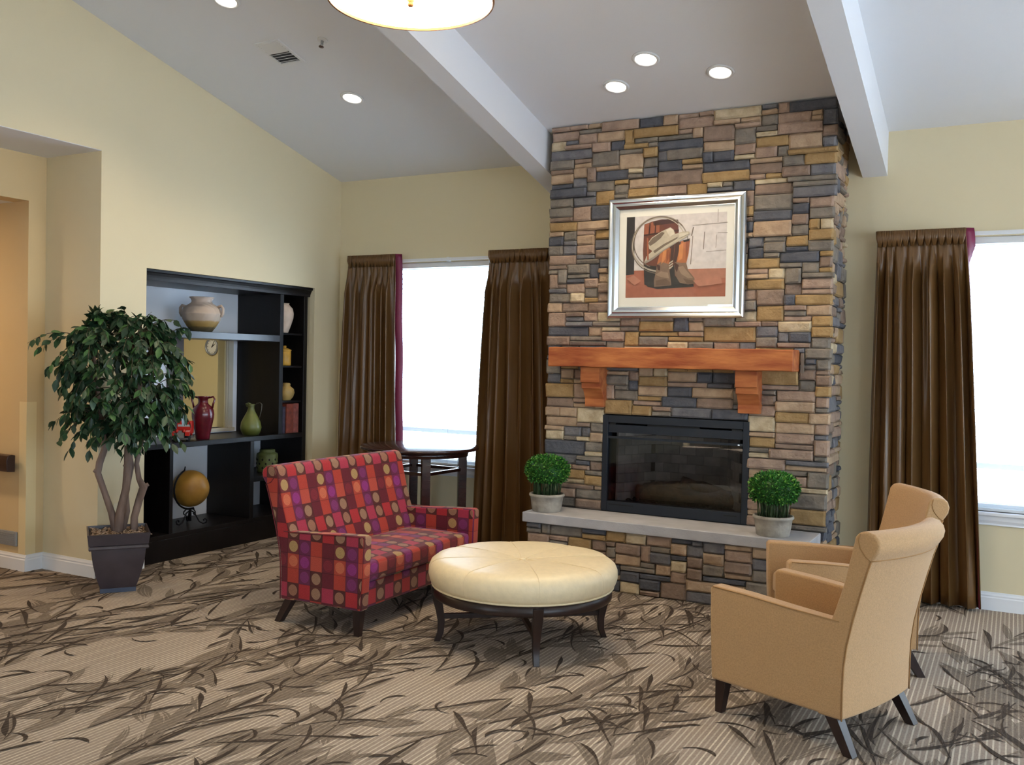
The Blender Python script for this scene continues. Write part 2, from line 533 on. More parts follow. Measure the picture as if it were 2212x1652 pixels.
# casing of the office window, and a shade-coloured board on its left
root = bpy.data.objects.new('window_3', None); COL.objects.link(root); tag(root, kind='structure')
M_case = mat('warm_white_casing', (200, 192, 176), .5)
f = MB()
f.box(XB1, XB1 + .018, OW[1], OW[1] + .075, OW[2], OW[3] - .02); f.box(XB1 + .018, XB1 + .028, OW[1] + .012, OW[1] + .03, OW[2], OW[3] - .02)
f.build('casing_and_shade_board', M_case, root)
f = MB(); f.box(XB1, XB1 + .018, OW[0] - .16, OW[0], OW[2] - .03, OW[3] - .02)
f.build('casing_and_shade_board', mat('painted_wall_shade', (70, 58, 54), .5), root)  # dark board: shade on the niche back wall put into its colour
f = MB(); f.box(XB0 - .02, XB1 + .05, OW[0] - .04, OW[1] + .07, OW[2] - .028, OW[2]); f.build('window_sill', M_case, root)
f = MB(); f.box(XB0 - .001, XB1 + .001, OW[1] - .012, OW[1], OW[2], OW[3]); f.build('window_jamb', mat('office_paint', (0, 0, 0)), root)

# ---------------------------------------------------------------- lamps in the hall
l = bpy.data.lights.new('hall_ceiling_lamp', 'AREA'); l.shape = 'DISK'; l.size = .25; l.energy = 30; l.color = (1, .72, .44)
lo = bpy.data.objects.new('hall_ceiling_lamp', l); lo.location = (-1.9, -3.6, 2.58); COL.objects.link(lo)

# ---------------------------------------------------------------- fireplace
STONE = []
for i, (a, b) in enumerate([((164, 136, 96), (144, 117, 80)), ((178, 154, 128), (154, 130, 108)), ((166, 142, 124), (142, 120, 106)),
                            ((132, 123, 112), (110, 103, 95)), ((116, 114, 116), (98, 97, 101)), ((94, 95, 101), (80, 81, 88)),
                            ((196, 180, 152), (168, 150, 122)), ((142, 122, 108), (122, 104, 91))]):
    STONE.append(mat('ledge_stone_%s' % 'abcdefgh'[i], a, .88, rgb2=b, nscale=14, bump=.45, bscale=42, spec=.2))
SW_ = [0.15, 0.15, 0.14, 0.17, 0.13, 0.09, 0.06, 0.11]

def pack(x0, x1, z0, z1, cw, ch, holes, rng, top=None):
    nx, nz = max(1, round((x1 - x0) / cw)), max(1, round((z1 - z0) / ch))
    cw, ch = (x1 - x0) / nx, (z1 - z0) / nz
    occ = [[False] * nx for _ in range(nz)]
    for (a, b, c, d) in holes:
        for j in range(nz):
            for i in range(nx):
                xm, zm = x0 + (i + .5) * cw, z0 + (j + .5) * ch
                if a < xm < b and c < zm < d: occ[j][i] = True
    out = []
    for j in range(nz):
        for i in range(nx):
            if occ[j][i]: continue
            hw = rng.choices((1, 2, 3), (.36, .50, .14))[0]
            ww = rng.choices((2, 3, 4, 5, 6, 7, 8, 9), (.09, .14, .16, .17, .16, .13, .09, .06))[0]
            if hw == 1 and ww < 3: ww += 2
            w_ = 0
            while w_ < ww and i + w_ < nx and not occ[j][i + w_]: w_ += 1
            # avoid leaving a one-cell sliver
            if i + w_ < nx and not occ[j][i + w_] and (i + w_ + 1 >= nx or occ[j][i + w_ + 1]): w_ += 1
            h_ = 1
            while h_ < hw and j + h_ < nz and all(not occ[j + h_][i + k] for k in range(w_)): h_ += 1
            for a in range(h_):
                for k in range(w_): occ[j + a][i + k] = True
            out.append((x0 + i * cw, x0 + (i + w_) * cw, z0 + j * ch, z0 + (j + h_) * ch))
    return out

def stone_geo(u0, u1, v0, v1, depth, rng, L=0, Rr=0):
    """front-facing stone in (u, depth, v); front at -depth, back at +0.02; returns verts, faces"""
    g = 0.0022
    u0 += g - L; u1 -= g - Rr; v0 += g; v1 -= g
    NU, NV = 4, 3
    e = min(0.011, (v1 - v0) * .22)
    us = [u0, u0 + e * 1.1, u1 - e * 1.1, u1]; vs_ = [v0, v0 + e, v1 - e, v1]
    NV = 4
    V = []
    tilt = rng.uniform(-.005, .005); til2 = rng.uniform(-.004, .004)
    for b, v in enumerate(vs_):
        for a, u in enumerate(us):
            edge = a in (0, 3) or b in (0, 3)
            corner = a in (0, 3) and b in (0, 3)
            d = depth - (0.010 if edge else 0) - (.004 if corner else 0) + rng.uniform(-.0035, .0035)
            d += tilt * (2 * (u - u0) / (u1 - u0) - 1) + til2 * (2 * (v - v0) / (v1 - v0) - 1)
            ju = rng.uniform(-.0025, .0025); jv = rng.uniform(-.0018, .0018)
            V.append((u + ju, -d, v + jv))
    F = []
    for b in range(3):
        for a in range(3):
            F.append((b * 4 + a, b * 4 + a + 1, (b + 1) * 4 + a + 1, (b + 1) * 4 + a))
    o = 16
    V += [(u0, .02, v0), (u1, .02, v0), (u1, .02, v1), (u0, .02, v1)]
    F += [(0, o, o + 1, 3), (0, 3, 2, 1)][:1]
    F = F[:9]
    F += [(o, o + 1, 3, 2, 1, 0), (o + 1, o + 2, 15, 11, 7, 3), (o + 2, o + 3, 12, 13, 14, 15), (o + 3, o, 0, 4, 8, 12)]
    return V, F

def stones(parent, items, limit=300):
    """items: (area, verts, faces, material index); largest become parts, the rest one stuff part"""
    items = sorted(items, key=lambda t: -t[0])
    for ar, V, F, mi in items[:limit]:
        mb = MB(); mb.add(V, F, 0, False)
        o = mb.build('stone', STONE[mi], parent)
    if items[limit:]:
        mb = MB()
        for ar, V, F, mi in items[limit:]: mb.add(V, F, mi, False)
        o = mb.build('small_stones', STONE, parent); o['kind'] = 'stuff'

FX0, FX1, FY = 2.425, 4.445, -0.535
FB = (2.885, 3.957, 0.484, 1.186)     # firebox hole
rng = random.Random(5)
chim = thing('stone_chimney', 'stacked ledgestone chimney breast rising to the sloped ceiling between the windows', 'fireplace', ((FX0 + FX1) / 2, FY, 0))
def to_local(V, root): return [(x - root.location.x, y - root.location.y, z - root.location.z) for x, y, z in V]
core = MB()
for bx in [(FX0 + .02, FB[0], -.51, -.001, 0.0, 3.17), (FB[1], FX1 - .02, -.51, -.001, 0.0, 3.17), (FB[0], FB[1], -.51, -.001, FB[3], 3.17), (FB[0], FB[1], -.51, -.001, 0, FB[2] - .01), (FB[0], FB[1], -.06, -.001, FB[2] - .01, FB[3])]:
    core.box(*bx)
core.v = to_local(core.v, chim)
core.build('mortar_core', mat('mortar', (98, 89, 82), .95), chim)
items = []
MANT = (2.53, 4.26, 1.53, 1.66)
for (a, b, c, d) in pack(FX0, FX1, 0.484, 3.30, .036, .0352, [FB], rng):
    dep = rng.choice((.010, .014, .018, .022, .027))
    L = rng.uniform(0, .016) if a < FX0 + .01 else 0
    R_ = dep if b > FX1 - .01 else 0
    V, F = stone_geo(a, b, c, d, dep, rng, L, R_)
    V = [(u, FY + dd, v) for u, dd, v in V]
    if d > 3.28: V = [(x, y, min(z, 3.300)) for x, y, z in V]
    items.append(((b - a) * (d - c), to_local(V, chim), F, rng.choices(range(8), SW_)[0]))
# right flank (faces +x)
for (a, b, c, d) in pack(FY + .01, -0.012, 0.0, 3.30, .036, .0352, [], rng):
    if d > CZ(b) - .005: continue
    dep = rng.choice((.004, .010, .016, .022))
    V, F = stone_geo(a, b, c, d, dep, rng)
    V = [(FX1 - dd, u, v) for u, dd, v in V]
    items.append(((b - a) * (d - c) * .45, to_local(V, chim), F, rng.choices(range(8), SW_)[0]))
# left flank (faces -x), a single column of edge stones
for (a, b, c, d) in pack(FY + .02, -0.05, 0.484, 3.20, .06, .07, [], rng):
    dep = rng.choice((.0, .006))
    V, F = stone_geo(a, b, c, d, dep, rng)
    V = [(FX0 + .015 + dd, u, v) for u, dd, v in V]
    items.append(((b - a) * (d - c) * .01, to_local(V, chim), F, rng.choices(range(8), SW_)[0]))
stones(chim, items, 300)

hearth = thing('raised_hearth', 'raised stone hearth with smooth grey slab top in front of the firebox', 'hearth', (3.45, -.75, 0))
items = []
HY0, HFX0, HFX1 = -0.905, 2.475, 4.405
for (a, b, c, d) in pack(HFX0, HFX1, 0.0, 0.412, .036, .0375, [], rng):
    dep = rng.choice((.006, .012, .018, .024))
    V, F = stone_geo(a, b, c, d, dep, rng, rng.uniform(0, .01) if a < HFX0 + .01 else 0, 0)
    V = [(u, HY0 + dd, v) for u, dd, v in V]
    items.append(((b - a) * (d - c), to_local(V, hearth), F, rng.choices(range(8), SW_)[0]))
for X, sg in ((HFX1, 1), (HFX0, -1)):
    for (a, b, c, d) in pack(HY0 + .012, -0.575, 0.0, 0.412, .036, .0375, [], rng):
        V, F = stone_geo(a, b, c, d, rng.choice((.004, .01)), rng)
        V = [(X - sg * dd, u, v) for u, dd, v in V]
        items.append(((b - a) * (d - c) * .5, to_local(V, hearth), F, rng.choices(range(8), SW_)[0]))
stones(hearth, items, 290)
hc = MB(); hc.box(HFX0 + .02, HFX1 - .02, HY0 + .02, -.56, 0, .412); hc.v = to_local(hc.v, hearth)
hc.build('hearth_core', MATS['mortar'], hearth)
sl = MB(); sl.box(2.448, 4.436, -0.947, -0.562, .414, .484); sl.v = to_local(sl.v, hearth)
bevel(sl.build('hearth_slab', mat('grey_cast_stone', (170, 168, 170), .8, noise=.1, nscale=6, bump=.12, bscale=90), hearth), .006)

# firebox insert
fb = thing('electric_fireplace', 'black framed glass fronted fireplace insert set in the stone', 'fireplace insert', ((FB[0] + FB[1]) / 2, FY, FB[2]))
def L_(mb): mb.v = to_local(mb.v, fb); return mb
a, b, c, d = FB; c += .001; a += .004; b -= .004; d -= .004
yf = FY - .022
f = MB()
f.box(a, a + .042, yf, FY + .06, c, d); f.box(b - .042, b, yf, FY + .06, c, d)
f.box(a + .042, b - .042, yf, FY + .06, c, c + .075); f.box(a + .042, b - .042, yf, FY + .06, d - .055, d)
bevel(L_(f).build('surround', M_black, fb), .003)
f = MB(); f.box(a + .042, b - .042, yf + .012, FY + .05, d - .125, d - .068); L_(f).build('top_panel', M_black, fb)
for x0, x1 in ((a + .05, a + .1), (a + .34, a + .72), (b - .12, b - .05)):
    f = MB(); f.box(x0, x1, yf + .006, yf + .013, d - .068, d - .056); L_(f).build('vent_slot', M_dark, fb)
for x0, x1 in ((a + .06, a + .25), (b - .16, b - .07)):
    f = MB(); f.box(x0, x1, yf - .001, yf + .004, c + .048, c + .056); L_(f).build('vent_slot', M_dark, fb)
f = MB(); f.box(a + .042, b - .042, yf + .004, yf + .02, d - .168, d - .152); L_(f).build('trim_rail', M_black, fb)
f = MB(); f.box(b - .075, b - .062, yf - .001, yf + .006, d - .165, d - .158); L_(f).build('badge', mat('chrome_badge', (220, 220, 225), .2, metal=1), fb)
g = MB(); g.box(a + .042, b - .042, yf + .022, yf + .026, c + .075, d - .17)
L_(g).build('glass_front', glass('smoked_glass', (.66, .66, .68), .025), fb)
inn = MB()
xi0, xi1, yb = a + .05, b - .05, -0.10
inn.box(xi0, xi1, FY + .07, yb, c + .05, c + .06); inn.box(xi0, xi1, FY + .07, yb, d - .13, d - .12)
L_(inn).build('firebox_liner', mat('soot_black', (14, 14, 16), .9), fb)
M_fbk = [mat('firebrick_%s' % k, cc, .9, noise=.15, nscale=12) for k, cc in zip('ab', ((156, 146, 136), (136, 126, 117)))]
# brick lining: back and two splayed sides
rngb = random.Random(3)
back0, back1 = xi0 + .20, xi1 - .20
z = c + .06; row = 0
while z < d - .14:
    hB = .068
    x = back0 - (row % 2) * .06
    while x < back1 - .01:
        p, q = max(x, back0), min(x + .125, back1)
        if q - p > .012:
            mb = MB(); mb.box(p + .0015, q - .0015, yb - .02, yb, z + .0015, min(z + hB, d - .13) - .0015)
            L_(mb).build('firebrick', M_fbk[rngb.randint(0, 1)], fb)
        x += .125
    for sg in (0, 1):
        pa = Vector((xi0 + .02, FY + .08)) if sg == 0 else Vector((back1, yb))
        pb = Vector((back0, yb)) if sg == 0 else Vector((xi1 - .02, FY + .08))
        D = pb - pa; n = Vector((-D.y, D.x)).normalized() * -.02
        ks = 3
        for k in range(ks):
            s0 = max(0, (k - .5 * (row % 2)) / ks); s1 = min(1, (k + 1 - .5 * (row % 2)) / ks)
            if s1 - s0 < .05: continue
            A = pa + D * (s0 + .004); B = pa + D * (s1 - .004)
            zz = min(z + hB, d - .13) - .0015
            base = [(A.x, A.y), (B.x, B.y), (B.x + n.x, B.y + n.y), (A.x + n.x, A.y + n.y)]
            mb = MB(); mb.hexa([(u, v, z + .0015) for u, v in base], [(u, v, zz) for u, v in base])
            L_(mb).build('firebrick', M_fbk[rngb.randint(0, 1)], fb)
    z += hB; row += 1
M_log = mat('log_bark', (92, 66, 48), .9, rgb2=(52, 38, 30), nscale=22, bump=.6, bscale=30)
for (p, q, r0, r1) in (((-.34, .16, .12), (.36, .20, .13), .055, .05), ((-.22, .10, .16), (.40, .22, .10), .042, .05), ((-.30, .24, .14), (.10, .11, .22), .04, .034), ((.02, .10, .24), (.36, .26, .12), .036, .042)):
    n = 9; pts = []; rad = []
    for i in range(n):
        t = i / (n - 1)
        pts.append((p[0] + (q[0] - p[0]) * t + rngb.uniform(-.008, .008), p[1] + (q[1] - p[1]) * t + .02, p[2] + (q[2] - p[2]) * t + .01 + rngb.uniform(-.006, .006)))
        rad.append((r0 + (r1 - r0) * t) * rngb.uniform(.9, 1.08))
    MB().tube(pts, rad, 9).build('log', M_log, fb)
em = MB()
for i in range(60):
    x, y, r = rngb.uniform(-.38, .38), rngb.uniform(.10, .30), rngb.uniform(.012, .028)
    em.lathe([(r * .6, 0), (r, r * .5), (r * .5, r)], 6, (x, y, .06), smooth=False)
o = em.build('ember_bed', mat('ember_char', (30, 26, 24), .95), fb); o['kind'] = 'stuff'

# mantel
mt = thing('mantel_shelf', 'chunky reddish stained timber mantel beam on two stepped corbels', 'mantel', (3.40, FY, 1.53))
M_mant = mat('stained_timber', (184, 114, 66), .6, rgb2=(138, 68, 38), nscale=6, stretch=(.6, 2.5, 3), bump=.15, bscale=30, spec=.25)
mb = MB()
# slightly wavy, chiselled edges
n = 26; V = []
for i in range(n):
    t = i / (n - 1); x = 2.527 + (4.268 - 2.527) * t - 3.40
    j = lambda s: random.uniform(-s, s)
    V += [(x, -.747 + j(.002) - FY, -.004 + j(.003)), (x, -.50 - FY, -.004), (x, -.50 - FY, .137), (x, -.747 + j(.002) - FY, .137 + j(.003))]
F = [(4 * i + k, 4 * i + (k + 1) % 4, 4 * i + 4 + (k + 1) % 4, 4 * i + 4 + k) for i in range(n - 1) for k in range(4)] + [(3, 2, 1, 0), (4 * n - 4, 4 * n - 3, 4 * n - 2, 4 * n - 1)]
mb.add(V, F)
bevel(mb.build('beam', M_mant, mt), .008, 2, 50)
mb = MB(); mb.box(4.278 - 3.4, 4.298 - 3.4, -.03, .0, -.012, .118)
mb.build('wall_cleat', mat('cleat_grey', (120, 108, 96), .8), mt)
for xc in (2.835, 3.955):
    prof = [(-.50, -.005), (-.692, -.005), (-.690, -.115), (-.672, -.117), (-.668, -.118), (-.666, -.160), (-.640, -.162), (-.596, -.235), (-.600, -.243), (-.598, -.292), (-.50, -.292)]
    mb = MB(); mb.prism([(y - FY, z) for y, z in prof], 0, xc - .074 - 3.4, xc + .074 - 3.4)
    bevel(mb.build('corbel', M_mant, mt), .004)

# framed picture leaning a little forward at its top
pic = thing('framed_picture', 'silver framed western print of boots and hat on the chimney stone', 'picture', (3.41, FY - .036, 2.303))
pic.rotation_euler = (math.radians(0.75), 0, 0)
M_silver = mat('silver_leaf', (200, 204, 210), .22, metal=1.0)
FWd, FHt = .990, .850
def frame_ring(mb, prof, w, h):
    """prof: (inset, out) swept round a rectangle with mitred corners"""
    n = len(prof); V = []
    for sx, sz in ((-1, -1), (1, -1), (1, 1), (-1, 1)):
        for i, o in prof: V.append((sx * (w / 2 - i), -o, sz * (h / 2 - i)))
    F = []
    for k in range(4):
        for i in range(n):
            j = (i + 1) % n; k2 = (k + 1) % 4
            F.append((k * n + i, k * n + j, k2 * n + j, k2 * n + i))
    mb.add(V, F)
mb = MB(); frame_ring(mb, [(0, 0), (0, .018), (.006, .028), (.016, .033), (.028, .031), (.036, .026), (.044, .030), (.056, .030), (.066, .022), (.078, .012), (.082, .012), (.082, 0)], FWd, FHt)
o = mb.build('frame', M_silver, pic)
mb = MB(); mb.box(-.415, .415, -.008, -.002, -.345, .345); mb.build('mat_board', mat('mat_cream', (240, 238, 228), .8), pic)
mb = MB(); mb.box(-.412, .412, -.0150, -.0135, -.342, .342); mb.build('picture_glass', glass('picture_glass', (1, 1, 1), .03), pic)
# the print: flat layered colour shapes
art = MB(); PW, PH = .722, .572
ly = [0]
def A_(poly, mi):
    ly[0] += 1; yy = -.0082 - .00012 * ly[0]
    art.add([((u - .5) * PW, yy, (v - .5) * PH + .008) for u, v in poly], [tuple(range(len(poly)))], mi)
def E_(x, y): return ((x - 368) / 1182, (1348 - y) / 965)
def ring(cx, cy, rx, ry, w, mi, a0=0, a1=360, n=48):
    ly[0] += 1; yy = -.0082 - .00012 * ly[0]; V = []
    for i in range(n + 1):
        a = math.radians(a0 + (a1 - a0) * i / n)
        for s in (-1, 1):
            u, v = E_(cx + (rx + s * w) * math.cos(a), cy - (ry + s * w) * math.sin(a))
            V.append(((u - .5) * PW, yy, (v - .5) * PH + .008))
    art.add(V, [(2 * i, 2 * i + 1, 2 * i + 3, 2 * i + 2) for i in range(n)], mi)
A_([(0, 0), (1, 0), (1, 1), (0, 1)], 0)
A_([(0, 0), (1, 0), (1, .335), (0, .335)], 1)
A_([(.62, .20), (1, .22), (1, .335), (.62, .335)], 11)
A_([(0, .28), (.085, .29), (.085, 1), (0, 1)], 2)
for (x0, y0, x1, y1, w_) in ((1170, 540, 1150, 640, 6), (1165, 640, 1145, 970, 4), (1300, 600, 1290, 800, 4), (1440, 640, 1430, 790, 3), (1450, 620, 1560, 622, 3), (1320, 830, 1550, 820, 3), (1160, 520, 1560, 505, 3), (1450, 350, 1450, 500, 3)):
    a_, b_ = E_(x0 - w_, y0), E_(x0 + w_, y0); c_, d_ = E_(x1 + w_, y1), E_(x1 - w_, y1)
    if abs(y1 - y0) < 40: a_, b_, c_, d_ = E_(x0, y0 - w_), E_(x1, y1 - w_), E_(x1, y1 + w_), E_(x0, y0 + w_)
    A_([a_, b_, c_, d_], 9 if w_ < 4 else 10)
# barrel
A_([E_(*p) for p in ((585, 480), (575, 800), (600, 1195), (940, 1240), (1010, 800), (990, 445), (800, 430), (680, 450))], 3)
A_([E_(*p) for p in ((590, 480), (700, 455), (770, 452), (770, 600), (582, 610))], 4)
A_([E_(*p) for p in ((690, 450), (860, 432), (990, 445), (985, 480), (700, 500))], 5)
A_([E_(*p) for p in ((580, 600), (1000, 560), (1002, 580), (580, 620))], 5)
A_([E_(*p) for p in ((590, 960), (745, 980), (745, 1200), (600, 1195))], 2)
# shadow on the floor
A_([E_(*p) for p in ((600, 1180), (720, 1130), (960, 1100), (1180, 1180), (1190, 1230), (1000, 1240), (760, 1250), (640, 1220))], 2)
ring(775, 715, 335, 320, 7, 9); ring(780, 735, 345, 330, 5, 10, 40, 330); ring(765, 725, 318, 315, 5, 6, 20, 300); ring(770, 700, 305, 300, 5, 10, 60, 250)
# boots
A_([E_(*p) for p in ((790, 800), (905, 740), (955, 740), (940, 900), (895, 1010), (880, 1030), (760, 1020), (745, 970))], 7)
A_([E_(*p) for p in ((900, 745), (955, 735), (945, 900), (895, 1000), (890, 880))], 5)
A_([E_(*p) for p in ((750, 960), (800, 930), (890, 960), (900, 1030), (920, 1150), (925, 1210), (720, 1225), (715, 1150), (735, 1050))], 8)
A_([E_(*p) for p in ((960, 720), (1060, 690), (1135, 690), (1120, 850), (1095, 960), (1000, 960), (945, 930), (950, 800))], 7)
A_([E_(*p) for p in ((960, 720), (1030, 700), (1000, 840), (975, 960), (943, 940))], 5)
A_([E_(*p) for p in ((955, 935), (1040, 950), (1095, 950), (1120, 1040), (1195, 1130), (1200, 1195), (1120, 1205), (1020, 1180), (965, 1080))], 8)
A_([E_(*p) for p in ((900, 1040), (955, 960), (965, 1090), (1030, 1190), (1000, 1225), (930, 1215))], 2)
# hat
A_([E_(*p) for p in ((592, 930), (620, 860), (690, 800), (650, 770), (635, 700), (680, 640), (800, 570), (900, 530), (940, 560), (960, 610), (1060, 585), (1125, 590), (1130, 620), (1060, 670), (960, 720), (830, 800), (700, 900), (610, 945))], 6)
A_([E_(*p) for p in ((640, 705), (690, 645), (800, 580), (835, 590), (790, 650), (720, 705), (660, 740))], 10)
A_([E_(*p) for p in ((700, 800), (830, 720), (990, 645), (985, 665), (840, 745), (720, 825))], 10)
A_([E_(*p) for p in ((1050, 690), (1135, 670), (1125, 700), (1065, 710))], 2)
for poly, mi in ((((1010, 740), (1060, 715), (1050, 900), (1000, 930)), 12), (((1085, 705), (1128, 700), (1112, 860), (1090, 930)), 13), (((820, 800), (860, 790), (850, 900), (800, 960)), 12), (((865, 800), (890, 790), (885, 900), (860, 950)), 13),
                 (((735, 1080), (800, 1040), (880, 1060), (900, 1130), (800, 1110)), 14), (((740, 1150), (860, 1130), (910, 1170), (915, 1200), (740, 1205)), 15), (((1000, 1000), (1060, 985), (1100, 1040), (1180, 1130), (1120, 1130), (1040, 1080)), 14), (((1060, 1130), (1185, 1160), (1190, 1190), (1110, 1190)), 15),
                 (((745, 960), (790, 975), (785, 1035), (760, 1020)), 5), (((955, 940), (1010, 975), (990, 1060), (965, 1010)), 5), (((600, 925), (700, 870), (840, 780), (980, 705), (975, 718), (835, 798), (700, 898), (612, 944)), 9),
                 (((850, 560), (905, 535), (935, 565), (950, 610), (900, 640), (870, 600)), 16), (((1000, 610), (1110, 598), (1112, 618), (1010, 660)), 16), (((380, 1120), (470, 1080), (560, 1150), (480, 1200)), 11), (((1180, 1160), (1500, 1120), (1510, 1200), (1250, 1230)), 11), (((650, 470), (665, 470), (655, 595), (640, 597)), 5), (((720, 460), (732, 460), (726, 590), (714, 592)), 5), (((620, 640), (640, 640), (650, 900), (632, 905)), 4), (((900, 780), (915, 775), (905, 940), (895, 945)), 13)):
    A_([E_(*p) for p in poly], mi)
for k in range(3): A_([E_(*p) for p in ((893, 945 + 30 * k), (940, 915 + 30 * k), (942, 930 + 30 * k), (895, 962 + 30 * k))], 6)
acol = [(214, 207, 204), (160, 96, 76), (36, 32, 36), (104, 56, 44), (148, 84, 60), (64, 36, 34), (186, 176, 156), (172, 102, 62), (122, 98, 82), (150, 140, 130), (112, 98, 86), (172, 118, 98), (198, 128, 76), (140, 76, 46), (146, 122, 102), (100, 78, 64), (204, 196, 178)]
art.build('print', [mat('print_ink_%s' % 'abcdefghijklmnopq'[i], c_, .7, noise=.08, nscale=30) for i, c_ in enumerate(acol)], pic, fixn=False)

# ---------------------------------------------------------------- curtains and blinds
def satin():
    m = mat('bronze_satin', (96, 68, 37), .33, noise=.10, nscale=60, stretch=(1, 1, .05), spec=.4)
    return m
M_cur = satin()
M_burg = mat('burgundy_satin', (108, 22, 58), .45, spec=.4)
def curtain(label, xa, xb, za, xc, xd, zb, nf, seed, edge, group, hang=-.108, short=False):
    rng = random.Random(seed)
    root = thing('curtain', label, 'curtain', ((xa + xb) / 2, hang, 0), group=group)
    NU, NV = nf * 14, 34
    ph = [rng.uniform(-.35, .35) for _ in range(nf + 1)]
    am = [rng.uniform(.55, 1.25) for _ in range(nf + 1)]
    wt = [rng.uniform(.7, 1.35) for _ in range(nf)]
    tot = sum(wt); cum = [0]
    for q in wt: cum.append(cum[-1] + q / tot)
    V = []
    ox, oy = root.location.x, root.location.y
    for j in range(NV + 1):
        t = j / NV; z = za + (zb - za) * (t ** 1.25)
        d = za - z
        for i in range(NU + 1):
            k = min(i // 14, nf - 1); s = (i - 14 * k) / 14
            u = cum[k] + (cum[k + 1] - cum[k]) * s
            # heading stays narrow for 10 cm, then the folds open downwards
            tt = min(1, d / (za - zb)); bl = tt ** .8
            x0 = xa + (xc - xa) * bl; x1 = xb + (xd - xb) * bl
            x = x0 + (x1 - x0) * u
            amp = (.012 if d < .10 else .012 + .036 * min(1, (d - .10) / .25)) * am[k]
            if d < .10: wv = -abs(math.sin(PI * (2 * s))) ** .6 * .8 + .4
            else:
                m_ = min(1, (d - .10) / .2)
                w1 = -abs(math.sin(PI * 2 * s)) ** .6 * .8 + .4
                w2 = math.sin(2 * PI * s + ph[k] + .5 * math.sin(d * 1.7 + k)) + .28 * math.sin(4 * PI * s + ph[k] * 3 + k)
                wv = w1 * (1 - m_) + w2 * m_
            env = min(1, u / .02, (1 - u) / .02) if False else 1
            if d > .10: x += .012 * math.sin(4 * PI * s + ph[k]) * min(1, (d - .1) / .3)
            if .085 < d < .125: amp *= .8
            V.append((x - ox, hang - amp * wv * 1.15 - oy, z))
    n1 = NU + 1
    F = [(j * n1 + i, j * n1 + i + 1, (j + 1) * n1 + i + 1, (j + 1) * n1 + i) for j in range(NV) for i in range(NU)]
    mb = MB(); mb.add(V, F, 0, True)
    o = mb.build('drape', M_cur, root, fixn=False)
    sd = o.modifiers.new('thick', 'SOLIDIFY'); sd.thickness = .004; sd.offset = 0
    # heading tape with pinch pleats
    hb = MB()
    for k in range(nf):
        for s in (.25, .75):
            u = cum[k] + (cum[k + 1] - cum[k]) * s
            x = xa + (xb - xa) * u - ox
            for q in (-.010, 0, .010):
                hb.tube([(x + q * 1.5, -.018, za - .004), (x + q * 1.2, -.024, za - .05), (x + q * .3, -.016, za - .108)], [.0125, .013, .007], 7)
    hb.build('pinch_pleats', M_cur, root)
    # contrasting edge
    if edge:
        e = MB(); V = []
        for j in range(NV + 1):
            t = j / NV; z = za + (zb - za) * (t ** 1.25); tt = ((za - z) / (za - zb)) ** .8
            xe = (xb + (xd - xb) * tt) if edge > 0 else (xa + (xc - xa) * tt)
            wdt = edge if edge > 0 else -edge
            if short: wdt = wdt * max(.0, 1 - max(0, za - z - .11) / .12) + .006 * max(0., 1 - (za - z) / .9) + .0005
            sg = 1 if edge > 0 else -1
            wv = .005 * math.sin(z * 9)
            V += [(xe - ox + sg * (-.006), -.004 + wv, z), (xe - ox + sg * wdt, .030 + wv, z)]
        e.add(V, [(2 * j, 2 * j + 1, 2 * j + 3, 2 * j + 2) for j in range(NV)], 0, True)
        oo = e.build('lining_edge', M_burg, root, fixn=False)
        sd = oo.modifiers.new('thick', 'SOLIDIFY'); sd.thickness = .004; sd.offset = 0
    return root
curtain('bronze pleated curtain with burgundy edge in the room corner by the bookcase', .19, .70, 2.475, .105, .76, .012, 7, 2, .05, 'bronze curtains')
curtain('bronze pleated curtain tucked against the left side of the stone chimney', 1.665, 2.20, 2.47, 1.55, 2.36, .012, 7, 5, -.018, 'bronze curtains')
curtain('bronze pleated curtain beside the bright window behind the tan armchairs', 4.672, 5.20, 2.482, 4.66, 5.36, .02, 7, 9, .045, 'bronze curtains', short=True)
for lab, x0, x1, z in (('white curtain rod over the left window behind the round table', .2, 2.2, 2.42), ('white curtain rod over the window right of the chimney', 4.70, 6.8, 2.45)):
    rd = thing('curtain_rod', lab, 'curtain rod', ((x0 + x1) / 2, -.05, z))
    mb = MB(); mb.box(x0 - (x0 + x1) / 2, x1 - (x0 + x1) / 2, -.010, .010, -.012, .012); mb.build('rail', M_metalwhite, rd)
    for xx in (x0 + .02, (x0 + x1) / 2, x1 - .02):
        mb = MB(); mb.box(xx - (x0 + x1) / 2 - .012, xx - (x0 + x1) / 2 + .012, .010, .049, -.018, .02); mb.build('bracket', M_metalwhite, rd)
M_slat = mat('blind_slat', (232, 234, 236), .5)
def blind(label, x0, x1, z0, z1):
    r = thing('window_blind', label, 'blind', ((x0 + x1) / 2, .045, z0))
    hw = (x1 - x0) / 2
    mb = MB(); mb.box(-hw, hw, -.028, .028, z1 - z0 - .045, z1 - z0 - .002); mb.build('head_rail', M_metalwhite, r)
    mb = MB(); mb.box(-hw, hw, -.025, .025, .002, .018); mb.build('bottom_rail', M_metalwhite, r)
    sm = MB(); V = []
    for x in (-hw, hw):
        for i in range(5):
            q = -1 + i * .5
            V.append((x, q * .024, .003 * (1 - q * q) - q * .004)); 
    sm.add(V, [(i, i + 1, 6 + i, 5 + i) for i in range(4)], 0, True)
    me = sm.mesh('slat', M_slat)
    z = .045
    while z < z1 - z0 - .06:
        o = link('slat', me, r); o.location = (0, 0, z); z += .044
    for xx in (-hw + .15, 0, hw - .15):
        MB().tube([(xx, -.026, .01), (xx, -.026, z1 - z0 - .02)], .0015, 5).build('ladder_cord', M_slat, r)
    MB().tube([(hw - .08, -.034, .05), (hw - .082, -.034, z1 - z0 - .05)], .002, 5).build('pull_cord', M_slat, r)
